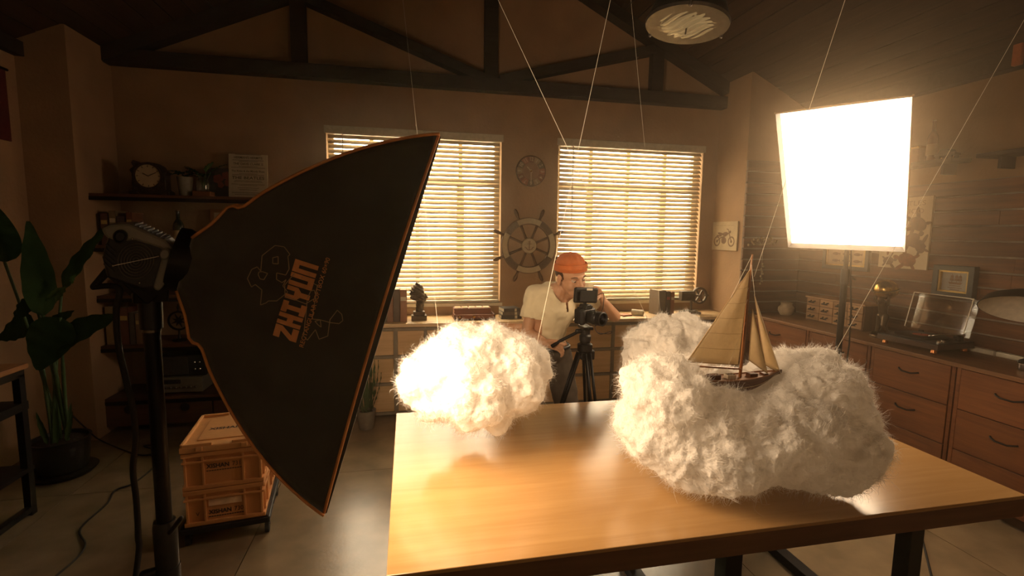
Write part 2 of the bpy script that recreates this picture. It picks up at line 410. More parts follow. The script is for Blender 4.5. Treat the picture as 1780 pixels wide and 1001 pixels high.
tr = thing('roof_truss', 'dark timber roof truss fixed against the gable wall above the windows', 'roof truss', (RIDGE_X, YB-.06, 2.9))
MB().mm((-2.5, YB-.11, 2.885), (3.6, YB-.01, 3.0)).build('bottom_chord', truss_m, tr, bevel=.004)
MB().mm((.70, YB-.10, 3.0), (.82, YB-.02, roof_z(.76)-.12)).build('king_post', truss_m, tr)
for x in (-.876, 2.40): MB().mm((x-.06, YB-.10, 3.0), (x+.06, YB-.02, roof_z(x)-.1)).build('post', truss_m, tr)
MB().beam((XL, YB-.06, roof_z(XL)-.05), (RIDGE_X, YB-.06, RIDGE_Z-.05), .1, .13, (0, -1, 0)).build('rafter', truss_m, tr)
MB().beam((XR, YB-.06, roof_z(XR)-.05), (RIDGE_X, YB-.06, RIDGE_Z-.05), .1, .13, (0, -1, 0)).build('rafter', truss_m, tr)
MB().beam((.70, YB-.06, 2.99), (-.80, YB-.06, roof_z(-.8)-.14), .08, .115, (0, -1, 0)).build('brace', truss_m, tr)
MB().beam((.84, YB-.06, 2.99), (2.36, YB-.06, roof_z(2.36)-.14), .08, .115, (0, -1, 0)).build('brace', truss_m, tr)

# windows, panes and blinds
for wi, (a, b) in enumerate((W1, W2)):
    z0, z1 = WZ
    win = bpy.data.objects.new('window_%d' % (wi+1), None); COL.objects.link(win); win.location = ((a+b)/2, YB+.1, z0); FR[win.name] = Matrix.Translation(win.location)
    struct(win, 'white framed casement window behind the %s blind' % ('left' if wi == 0 else 'right'))
    yw = YB+.12; f = MB()
    for p, q in (((a, z0), (a+.05, z1)), ((b-.05, z0), (b, z1)), ((a, z0), (b, z0+.05)), ((a, z1-.05), (b, z1))):
        f.mm((p[0], yw-.025, p[1]), (q[0], yw+.025, q[1]))
    f.build('window_frame', white_paint, win)
    wd = b-a; zt = z1-.42
    MB().mm((a+.05, yw-.02, zt-.03), (b-.05, yw+.02, zt+.03)).build('transom', white_paint, win)
    xs = [a+.05, a+wd*.24, a+wd*.5, a+wd*.76, b-.05]
    for x in xs[1:4]:
        t = .035 if x != xs[2] else .018
        MB().mm((x-t, yw-.02, z0+.05), (x+t, yw+.02, zt-.03)).build('mullion', white_paint, win)
        MB().mm((x-.018, yw-.02, zt+.03), (x+.018, yw+.02, z1-.05)).build('mullion', white_paint, win)
    for x0, x1 in zip(xs, xs[1:]):
        MB().mm((x0, yw-.003, z0+.04), (x1, yw+.003, zt)).build('pane', glass_m, win)
        MB().mm((x0, yw-.003, zt), (x1, yw+.003, z1-.04)).build('pane', glass_m, win)
    struct(MB().mm((a-.02, YB-.02, z0-.03), (b+.02, YB+.1, z0)).build('window_sill', white_paint, win))
    bl = thing('venetian_blind', 'cream venetian blind over the %s' % ('left window beside the black softbox' if wi == 0 else 'right window behind the camera operator'), 'blind', ((a+b)/2, YB+.02, z0), 0, 'venetian blinds')
    MB().mm((a-.015, YB-.022, z1-.045), (b+.015, YB+.045, z1+.02)).build('headrail', mat('blind_rail', (.50, .42, .29), .5), bl, bevel=.004)
    n = 35; pitch = (z1-.06-z0-.01)/n; tilt = math.radians(50)
    prof = []
    def slat(u, v):
        yy = (v-.5)*.048; zz = .003*(1-(2*v-1)**2)
        return Vector(((u-.5)*(wd-.03), yy*math.cos(tilt)-zz*math.sin(tilt), yy*math.sin(tilt)+zz*math.cos(tilt)))
    me = None
    for i in range(n):
        loc = (0, 0, .03+pitch*(i+.4))
        jit = random.uniform(-.05, .05)*(1.5 if i in (4, 20, 28) else 1)
        if me is None:
            o = MB().grid(slat, 1, 5).build('slat', slat_m, bl, smooth='all', world=False, solid=.0022); me = o.data
        else:
            o = piece('slat', me, bl, loc); md = o.modifiers.new('solid', 'SOLIDIFY'); md.thickness = .0022
        o.location = loc; o.rotation_euler = (jit, 0, 0)
    MB().mm((a+.012, YB-.006, z0+.005), (b-.012, YB+.044, z0+.025)).build('bottom_rail', white_paint, bl, bevel=.003)
    for k in (.1, .37, .63, .9):
        x = a+wd*k
        for yy in (YB-.006, YB+.046): MB().cyl((x, yy, z0+.02), (x, yy, z1-.03), .0011, n=5).build('ladder_cord', string_m, bl)
    MB().cyl((a+wd*.09, YB-.03, z1-.04), (a+wd*.09, YB-.03, z1-.75), .004, n=6).build('tilt_wand', white_paint, bl)
    MB().cyl((a+wd*.52, YB-.03, z1-.04), (a+wd*.52, YB-.03, z0+.25), .0013, n=5).build('pull_cord', string_m, bl)

# ------------------------------------------------------------------ big table
TXL, TXR, TYN, TYF, TZ = -.058, 2.005, 1.164, 2.285, .76
tb = thing('work_table', 'large light oak table with black metal legs under the cotton clouds', 'table', ((TXL+TXR)/2, (TYN+TYF)/2, 0))
MB().mm((TXL, TYN, TZ-.012), (TXR, TYF, TZ)).build('tabletop', table_m, tb, bevel=.002)
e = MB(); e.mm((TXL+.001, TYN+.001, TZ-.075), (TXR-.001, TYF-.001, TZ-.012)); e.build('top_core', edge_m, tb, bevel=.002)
for x, yn in ((.12, 1.36), (1.03, 1.34), (1.82, 1.38)):
    yf = 2.06
    for y in (yn, yf): MB().mm((x-.03, y-.03, .045), (x+.03, y+.03, TZ-.075)).build('leg', black_metal, tb, bevel=.003)
    MB().mm((x-.03, yn-.05, 0), (x+.03, yf+.05, .045)).build('foot_rail', black_metal, tb, bevel=.003)
MB().mm((.09, 2.03, .34), (1.85, 2.09, .39)).build('stretcher', black_metal, tb)

# ------------------------------------------------------------------ right-hand drawer cabinets
YS = [4.22, 3.452, 2.885, 2.316, 1.75, 1.18]
XC = 3.28
def pull_handle(mb, x, y, z, ln=.135):
    """a flattened bow handle on a front that faces -x"""
    pts = [(x, y-ln/2, z+.006), (x-.012, y-ln/2+.012, z+.002), (x-.02, y-.03, z-.006), (x-.02, y+.03, z-.006), (x-.012, y+ln/2-.012, z+.002), (x, y+ln/2, z+.006)]
    mb.tube(pts, [.006, .0055, .0055, .0055, .0055, .006], 8)
names = ['drawer cabinet in the back right corner behind the model boat', 'drawer cabinet under the small chest of drawers by the right wall', 'drawer cabinet under the statue and record player', 'drawer cabinet right of the record player', 'drawer cabinet nearest the viewer on the right']
for i in range(5):
    y1, y0 = YS[i], YS[i+1]
    cb = thing('drawer_cabinet', 'brown wooden '+names[i], 'cabinet', (XC+.25, (y0+y1)/2, 0), 0, 'brown drawer cabinets along the right wall')
    c = MB(); c.mm((XC+.012, y0+.004, .07), (XR-.04, y1-.004, .829)); c.mm((XC+.05, y0+.01, 0), (XR-.04, y1-.01, .07)); c.build('body', carcass_m, cb)
    for s_, ya in ((0, y0+.004), (1, y1-.026)): MB().mm((XC-.004, ya, .07), (XC+.03, ya+.022, .829)).build('stile', drawer_m, cb, bevel=.001)
    for r in range(3):
        z0 = .075+r*.2515; d = MB().mm((XC-.008, y0+.030, z0), (XC+.012, y1-.030, z0+.246)).build('drawer', drawer_m, cb, bevel=.002)
        h = MB(); pull_handle(h, XC-.008, (y0+y1)/2, z0+.145); h.build('handle', black_metal, d, smooth=True)
wt = MB().mm((XC-.022, 1.16, .83), (XR-.04, 4.23, .856)).build('worktop', top_m, bevel=.003)
tag(wt, 'long brown wooden worktop over the right-hand drawer cabinets', 'worktop')

# ------------------------------------------------------------------ counter under the windows
UX0, UP = -.106, .2494
for k in range(-2, 6):
    x0 = UX0+k*2*UP; x1 = min(x0+2*UP, 3.165)
    where = {-2: 'in shadow right of the metal shelf', -1: 'beside the edge of the black softbox', 0: 'behind the left cloud', 1: 'below the red wooden tray', 2: 'behind the camera operator', 3: 'right of the tripod', 4: 'behind the rear cloud', 5: 'in the corner below the film reel ornament'}[k]
    cb = thing('pigeonhole_cabinet', 'grey cabinet of square pine drawers '+where, 'cabinet', ((x0+x1)/2, 4.47, 0), 0, 'grey cabinets with pine drawers under the windows')
    c = MB(); c.mm((x0+.002, 4.29, .02), (x1-.002, YB-.01, .79)); c.build('body', frame_grey, cb)
    f = MB()
    for xx in (x0+.008, x0+UP, x1-.008): f.mm((xx-.008, 4.272, .02), (xx+.008, 4.29, .79))
    for zz in (.03, .29, .53, .77): f.mm((x0+.002, 4.273, zz-.012), (x1-.002, 4.29, zz+.012))
    f.build('face_frame', frame_grey, cb)
    for j in range(2):
        xa, xb = x0+UP*j+.018, min(x0+UP*(j+1)-.010, x1-.018)
        if xb-xa < .05: continue
        for za, zb in ((.046, .274), (.306, .514), (.546, .754)):
            d = MB().mm((xa, 4.278, za), (xb, 4.288, zb)).build('drawer', pine_m, cb, bevel=.0015)
wt = MB().mm((UX0-4*UP, 4.25, .79), (3.165, YB-.005, .82)).build('counter_top', pinetop_m, bevel=.003)
tag(wt, 'long pale pine counter top below the two windows', 'counter top')
# ------------------------------------------------------------------ softboxes
fabric = mat('black_fabric', (.060, .056, .050), .5, var=.25, scale=9, bump=.3, bscale=14, sheen=.6, spec=.45)
silver_lining = mat('silver_lining', (.7, .68, .62), .4, .5)
piping_m = mat('orange_piping', (.75, .33, .12), .6, var=.15)
cream_piping = mat('cream_piping', (.50, .34, .20), .6)
logo_m = mat('orange_print', (.85, .40, .17), .7, var=.1)
logo_line = mat('grey_print', (.50, .36, .22), .7)
def smooth01(a, b, x):
    t = max(0, min(1, (x-a)/(b-a))); return t*t*(3-2*t)
class Soft:
    """a 60 x 90 softbox: S speed ring centre, A aim, U short axis, V long axis"""
    def __init__(s, S, A, U, V, L, ri=.06, bow=.055, notch=False):
        s.S, s.A, s.U, s.V, s.L, s.ri, s.bow, s.notch = Vector(S), Vector(A), Vector(U), Vector(V), L, ri, bow, notch
    def rod(s, su, sv, q):
        a = s.S+s.U*s.ri*su+s.V*s.ri*sv; b = s.S+s.A*s.L+s.U*.3*su+s.V*.45*sv
        k = math.sin(math.pi*q)**.9 if 0 < q < 1 else 0
        p = a.lerp(b, q)+(s.V*sv*s.bow+s.U*su*s.bow*.55)*k
        if s.notch: p += s.V*sv*(.020*math.exp(-((q-.13)/.035)**2)-.008*math.exp(-((q-.2)/.04)**2))
        return p
    def side(s, axis, sg, q, t):
        """a point of one cloth side: q from ring to front, t across"""
        if axis == 'U': a, b, out = s.rod(sg, -1, q), s.rod(sg, 1, q), s.U*sg
        else: a, b, out = s.rod(-1, sg, q), s.rod(1, sg, q), s.V*sg
        p = a.lerp(b, t); k = 4*t*(1-t)
        p -= out*.028*k*math.sin(math.pi*min(1, q*1.02))
        p -= s.A*.010*k*smooth01(.75, 1, q)
        n = noise.noise(p*7)*.012+noise.noise(Vector((t*9, q*2.2, 3.1+sg)))*.014+noise.noise(p*22)*.0025
        return p+out*n*min(1, k*2.2)*math.sin(math.pi*min(1, q*.97+.02))
def softbox(root, sb, pm, dcol, dstr, dname, lip=.035):
    for axis, sg in (('U', 1), ('U', -1), ('V', 1), ('V', -1)):
        fl_ = (sg > 0) == (axis == 'U')
        m = MB(); m.grid((lambda u, v: sb.side(axis, sg, u, v)) if fl_ else (lambda u, v: sb.side(axis, sg, u, 1-v)), 44, 44)
        o = m.build('side_panel', fabric, root, smooth='all', solid=.002)
        if axis == 'U' and sg > 0: main = o
    for su in (-1, 1):
        for sv in (-1, 1):
            dv = sb.V*sv*.004+sb.U*su*.004
            MB().tube([sb.rod(su, sv, i/40)+dv for i in range(41)], .0035, 6).build('piping', pm, root, smooth='all')
    front = lambda u, v, d: sb.S+sb.A*(sb.L+d)+sb.U*u+sb.V*v
    for axis, sg in (('U', 1), ('U', -1), ('V', 1), ('V', -1)):
        MB().tube([sb.side(axis, sg, 1, i/30) for i in range(31)], .004, 6).build('rim_piping', pm, root, smooth='all')
    m = MB(); fr = lambda u, v, d: front(u, v, d)
    a, b, inset = .3, .45, .016
    for (u0, v0), (u1, v1) in (((-a, -b), (a, -b)), ((a, -b), (a, b)), ((a, b), (-a, b)), ((-a, b), (-a, -b))):
        m.grid(lambda u, v: fr((u0+(u1-u0)*u)*(1-inset/a*v), (v0+(v1-v0)*u)*(1-inset/b*v), .006-lip*v), 8, 2)
    m.build('front_lip', fabric, root, solid=.002)
    def dif(u, v):
        k = 16*u*(1-u)*v*(1-v)
        return fr((u*2-1)*(a-inset), (v*2-1)*(b-inset), .004-lip+.012*k+.003*noise.noise(Vector((u*5, v*6, 0)))*k)
    m = MB(); m.grid(dif, 6, 8)
    d = m.build('diffuser', emission(dname, dcol, dstr), root, smooth='all')
    R = MB(); R.T = axes(sb.S, sb.U, sb.V, sb.A)
    R.lathe([(.055, -.03), (.075, -.03), (.078, -.01), (.07, .012), (.055, .012)], 28); R.build('speed_ring', black_metal, root, smooth=True)
    for k in range(4):
        an = math.pi/4+k*math.pi/2; p = sb.S+(sb.U*math.cos(an)+sb.V*math.sin(an))*.075
        MB().cyl(p, p+sb.A*.03, .008, n=10).build('rod_socket', black_metal, root, smooth=True)
    return main
# --- left light, seen from behind
def box_frame(yaw, tilt, roll):
    a, t = math.radians(yaw), tilt
    A = Vector((math.cos(a)*math.cos(t), math.sin(a)*math.cos(t), -math.sin(t))); U = Vector((math.sin(a), -math.cos(a), 0)); V = A.cross(U)
    if V.z < 0: V = -V
    return A, U*math.cos(roll)+V*math.sin(roll), V*math.cos(roll)-U*math.sin(roll)
LA, LU, LV = box_frame(*LEFT_AIM)
sl = thing('softbox_light', 'black softbox with orange piping and large logo, seen from behind on the left', 'studio light', LEFT_S, 0, None)
S1 = Soft(LEFT_S, LA, LU, LV, LEFT_L, notch=True)
panel = softbox(sl, S1, piping_m, LIGHT_COL, LEFT_LIGHT, 'left_diffuser')
# print on the side that faces the camera: x along the long axis, y towards the lamp
PX, PY = LV.copy(), -LA.copy()
def onpanel(x, y, d=.0035):
    """text plane (metres from the middle of the print) to the cloth"""
    q = .575-y/LEFT_L*1.0; half = .06+(.45-.06)*q+.05*math.sin(math.pi*q)
    t = .5+(x+.0)/(2*half)
    p = S1.side('U', 1, q, t); e = .004
    n = (S1.side('U', 1, q, t+e)-p).cross(S1.side('U', 1, q+e, t)-p).normalized()
    if n.dot(LU) < 0: n = -n
    return p+n*d
def printed(mb0, name, m, cx, cy, rot=0.):
    """wrap flat lettering onto the cloth"""
    bm = bmesh.new(); vv = [bm.verts.new((p.x, p.y, 0)) for p in mb0.v]
    for f in mb0.f:
        try: bm.faces.new([vv[i] for i in f])
        except ValueError: pass
    bm.normal_update(); bmesh.ops.triangulate(bm, faces=bm.faces[:])
    bmesh.ops.subdivide_edges(bm, edges=[e for e in bm.edges if e.calc_length() > .012], cuts=2, use_grid_fill=False)
    bmesh.ops.triangulate(bm, faces=bm.faces[:])
    c, s_ = math.cos(rot), math.sin(rot)
    out = MB(); out.add([onpanel(cx+v.co.x*c-v.co.y*s_, cy+v.co.x*s_+v.co.y*c) for v in bm.verts], [])
    bm.verts.index_update(); out.f = [tuple(v.index for v in f.verts) for f in bm.faces]; out.mi = [0]*len(out.f); bm.free()
    o = out.build(name, m, panel); o['kind'] = 'thing'
    return o
# block letters on a 1 x 1.25 cell
GL = {'Z': [[(0, 1.25), (1, 1.25), (1, .9), (.42, .33), (1, .33), (1, 0), (0, 0), (0, .35), (.55, .92), (0, .92)]],
      'H': [[(0, 0), (.36, 0), (.36, .46), (.64, .46), (.64, 0), (1, 0), (1, 1.25), (.64, 1.25), (.64, .78), (.36, .78), (.36, 1.25), (0, 1.25)]],
      'I': [[(0, 0), (.9, 0), (.9, .3), (.63, .3), (.63, .95), (.9, .95), (.9, 1.25), (0, 1.25), (0, .95), (.27, .95), (.27, .3), (0, .3)]],
      'Y': [[(0, 1.25), (.34, 1.25), (.34, .82), (.66, .82), (.66, 1.25), (1, 1.25), (1, .68), (.7, .48), (.7, 0), (.3, 0), (.3, .48), (0, .68)]],
      'U': [[(0, 1.25), (.36, 1.25), (.36, .3), (.64, .3), (.64, 1.25), (1, 1.25), (1, 0), (0, 0)]],
      'N': [[(0, 0), (.36, 0), (.36, .95), (.64, .95), (.64, 0), (1, 0), (1, 1.25), (0, 1.25)]]}
ls = .0285
xo = -len('ZHIYUN')*ls*1.06/2
for i, ch in enumerate('ZHIYUN'):
    for poly in GL[ch]:
        m = MB(); bm0 = [(x*ls*.98+xo+i*ls*1.06, (y-.6)*ls*1.35) for x, y in poly]
        m.add([(x, y, 0) for x, y in bm0], [tuple(range(len(bm0)))]); printed(m, 'letter', logo_m, 0, .0)
m = MB(); text(m, 'RECTANGULAR SOFTBOX 60\u00d790', .0128, (0, 0, 0), (1, 0, 0), (0, 1, 0), sx=1.12, bold=.01)
printed(m, 'lettering', logo_m, .008, -.036)
def outline(pts, name='outline_mark'):
    m = MB(); P = [Vector((x*.62, y*.62, 0)) for x, y in pts]
    for a, b in zip(P, P[1:]+P[:1]):
        n = Vector((-(b-a).y, (b-a).x, 0)).normalized()*.0009; m.add([a-n, b-n, b+n, a+n], [(0, 1, 2, 3)])
    printed(m, name, logo_line, 0, 0)
outline([(.06, .135), (.115, .145), (.165, .115), (.170, .085), (.150, .06), (.142, .065), (.10, .05), (.075, .055), (.072, .085), (.05, .08), (.045, .06), (.06, .05), (.035, .055), (.02, .035), (-.02, .06), (-.03, .085), (-.04, .09), (-.055, .105), (0, .115), (.01, .14), (-.002, .15), (.02, .17), (.055, .165), (.07, .15)])
outline([(.10, .105), (.12, .11), (.13, .095), (.105, .088)]); outline([(.045, .14), (.055, .14), (.06, .13), (.06, .112), (.035, .118), (.033, .13)])
outline([(.055, -.045), (.035, -.055), (-.01, -.058), (-.045, -.064), (-.04, -.09), (-.065, -.10), (-.06, -.088), (-.05, -.075), (-.04, -.09), (-.04, -.125), (-.035, -.155), (-.02, -.165), (0, -.155), (.01, -.135), (-.03, -.12), (-.09, -.13), (-.11, -.105), (-.08, -.085), (-.125, -.07), (-.115, -.055), (.02, -.03), (.05, -.035)])
outline([(.09, .03), (.075, -.05), (.03, -.055), (.0, -.03), (.005, .04), (.04, .05)])
# lamp head
lm = axes(Vector(LEFT_S)-LA*.025, LA*.76, LV*.95, LA.cross(LV)*.95)       # x aim, y up, z towards the viewer's side
sgn = 1 if (lm.to_3x3() @ Vector((0, 0, 1))).dot(LU) > 0 else -1
def lamp(root, T, sg):
    b = MB(T); b.prism([(-.165, .028), (-.13, .045), (-.03, .03), (-.012, .02), (-.012, -.07), (-.05, -.085), (-.14, -.075), (-.165, -.03)], -.05, .05)
    body = b.build('lamp_body', black_plastic, root, bevel=.006)
    s = MB(T); s.prism([(-.185, .035), (-.165, .05), (-.125, .062), (-.03, .045), (-.005, .03), (-.005, .008), (-.04, .022), (-.10, .026), (-.14, .012), (-.17, .018)], -.053, .053)
    s.build('top_shell', grey_shell, root, bevel=.006)
    s = MB(T); s.prism([(-.028, .03), (-.006, .025), (-.002, -.06), (-.012, -.08), (-.028, -.075)], -.056, .056); s.build('front_collar', grey_shell, root, bevel=.005)
    for k in range(8):
        x = -.115+k*.011; MB(T).box((x, .058-k*.0021, 0), (.005, .012, .09)).build('cooling_fin', black_plastic, root)
    zf = .052*sg
    g = MB(T); c = (-.085, -.02)
    g.prism(disc2d(*c, .043, n=28), min(zf-.012*sg, zf-.004*sg), max(zf-.012*sg, zf-.004*sg)); g.build('fan', black_rubber, root)
    grille = MB(T)
    for r in (.007, .014, .021, .028, .035, .042): grille.tube([(c[0]+r*math.cos(a), c[1]+r*math.sin(a), zf) for a in [2*math.pi*i/28 for i in range(28)]], .0013, 5, closed=True)
    gr = grille.build('fan_grille', steel_dark, root, smooth='all')
    for an in (25, 205): MB(T).cyl((*c, zf+.001*sg), (c[0]+.054*math.cos(math.radians(an)), c[1]+.054*math.sin(math.radians(an)), zf+.001*sg), .0014, n=6).build('grille_bar', steel, gr)
    for an in (25, 115, 205, 295):
        p = (c[0]+.054*math.cos(math.radians(an)), c[1]+.054*math.sin(math.radians(an)), zf); MB(T).ell(p, .0035, 8, 6).build('screw', steel, gr, smooth='all')
    MB(T).lathe([(.0, 0), (.016, 0), (.016, .012), (.013, .014), (.010, .010), (0, .010)][1:], 20, (-.135, .028, zf), Matrix.Diagonal((1, 1, sg))).build('dial', black_plastic, root, smooth=True)
    MB(T).lathe([(.004, 0), (.014, 0), (.014, .02), (.010, .024), (.004, .024)], 18, (-.02, .014, zf), Matrix.Diagonal((1, 1, sg))).build('lock_knob', grey_shell, root, smooth=True)
    for k in range(5): MB(T).box((-.15+.002*k, -.005-.011*k, zf), (.03, .004, .004), Matrix.Rotation(-.5, 3, 'Z')).build('vent_rib', black_plastic, root)
    MB(T).caps((-.155, -.07, 0), (-.175, -.11, 0), .011, .009).build('plug', black_rubber, root, smooth='all')
steel_dark = mat('dark_steel', (.16, .14, .12), .3, .9)
lamp(sl, lm, sgn)
PXL, PYL = -.607, 1.33            # left stand
y2 = MB(); y2.beam(lm @ Vector((-.05, -.06, .0)), (PXL, PYL, 1.435), .07, .05); y2.beam(lm @ Vector((-.13, -.06, 0)), (PXL, PYL, 1.435), .07, .04)
y2.build('yoke', black_metal, sl, bevel=.004)
st = thing('light_stand', 'tall black tube stand under the softbox on the left', 'light stand', (PXL, PYL, 0))
MB().lathe([(.012, 0), (.024, .0), (.025, .075), (.022, .10), (.014, .10)], 20, (PXL, PYL, 1.36)).build('spigot_receiver', black_plastic, st, smooth=True)
MB().cyl((PXL, PYL, .80), (PXL, PYL, 1.37), .0175, n=20).build('upper_tube', black_metal, st, smooth=True)
MB().cyl((PXL, PYL, 1.352), (PXL, PYL, 1.358), .0195, n=20).build('collar_ring', steel_dark, st, smooth=True)
MB().lathe([(.018, .735), (.0255, .735), (.0265, .80), (.0265, .85), (.024, .868), (.018, .868)], 20, (PXL, PYL, 0)).build('clamp_collar', black_plastic, st, smooth=True)
MB().cyl((PXL, PYL, .25), (PXL, PYL, .735), .0225, n=20).build('lower_tube', black_metal, st, smooth=True)
MB().lathe([(.02, .70), (.028, .70), (.028, .745), (.02, .745)], 20, (PXL, PYL, 0)).build('clamp_collar', black_plastic, st, smooth=True)
MB().caps((PXL+.02, PYL-.02, .845), (PXL+.05, PYL-.03, .885), .006).build('clamp_lever', black_plastic, st, smooth='all')
MB().caps((PXL-.02, PYL-.01, .74), (PXL-.045, PYL-.02, .74), .011).build('clamp_knob', black_plastic, st, smooth='all')
for an in (100, 220, 340):
    c, s_ = math.cos(math.radians(an)), math.sin(math.radians(an))
    MB().tube([(PXL+.02*c, PYL+.02*s_, .42), (PXL+.34*c, PYL+.34*s_, .012)], .011, 10).build('leg', black_metal, st, smooth='all')
    MB().tube([(PXL+.02*c, PYL+.02*s_, .2), (PXL+.18*c, PYL+.18*s_, .2)], .007, 8).build('leg_brace', black_metal, st, smooth='all')
# --- right light, facing the viewer
RC, RN, RV = Vector((2.397, 2.39, 1.908)), Vector((-.688, -.471, -.552)).normalized(), Vector((-.446, -.325, .834))
RV = (RV-RN*RV.dot(RN)).normalized(); RU = RV.cross(RN)
RL = .40
S2 = Soft(RC-RN*RL, RN, RU, RV, RL)
sr = thing('softbox_light', 'glowing white softbox facing the viewer above the right end of the table', 'studio light', RC-RN*RL)
softbox(sr, S2, cream_piping, LIGHT_COL, RIGHT_LIGHT, 'right_diffuser', .03)
lm2 = axes(RC-RN*(RL+.03), RN, RV, RN.cross(RV)); lamp(sr, lm2, 1)
PXR, PYR = 2.80, 2.70
jb = RC-RN*(RL+.10)
y2 = MB(); y2.beam(jb, (PXR, PYR, 1.98), .06, .05); y2.build('yoke', black_metal, sr)
st2 = thing('light_stand', 'black stand holding the glowing softbox in front of the drawer cabinets', 'light stand', (PXR, PYR, 0))
MB().cyl((PXR, PYR, 1.38), (PXR, PYR, 1.99), .014, n=16).build('upper_tube', black_metal, st2, smooth=True)
MB().lathe([(.014, 1.30), (.024, 1.30), (.025, 1.40), (.014, 1.40)], 16, (PXR, PYR, 0)).build('clamp_collar', black_plastic, st2, smooth=True)
MB().caps((PXR+.02, PYR-.01, 1.36), (PXR+.07, PYR-.01, 1.33), .007).build('clamp_lever', black_plastic, st2, smooth='all')
MB().cyl((PXR, PYR, .3), (PXR, PYR, 1.31), .019, n=16).build('lower_tube', black_metal, st2, smooth=True)
for an in (60, 180, 300):
    c, s_ = math.cos(math.radians(an)), math.sin(math.radians(an))
    MB().tube([(PXR, PYR, .55), (PXR+.30*c, PYR+.38*s_, .012)], .011, 10).build('leg', black_metal, st2, smooth='all')
tag(MB().tube([lm2 @ Vector((-.17, -.1, 0)), (PXR+.05, PYR+.02, 1.7), (PXR+.022, PYR-.015, 1.40), (PXR+.04, PYR-.03, 1.15), (PXR+.05, PYR-.03, .9), (PXR+.06, PYR, .5), (PXR+.12, PYR-.15, .01), (PXR+.02, PYR-.6, .008), (PXR-.5, PYR-1.1, .008)], .005, 8).build('power_cable', black_rubber, smooth='all'), 'black cable hanging down the stand of the glowing softbox', 'cable')

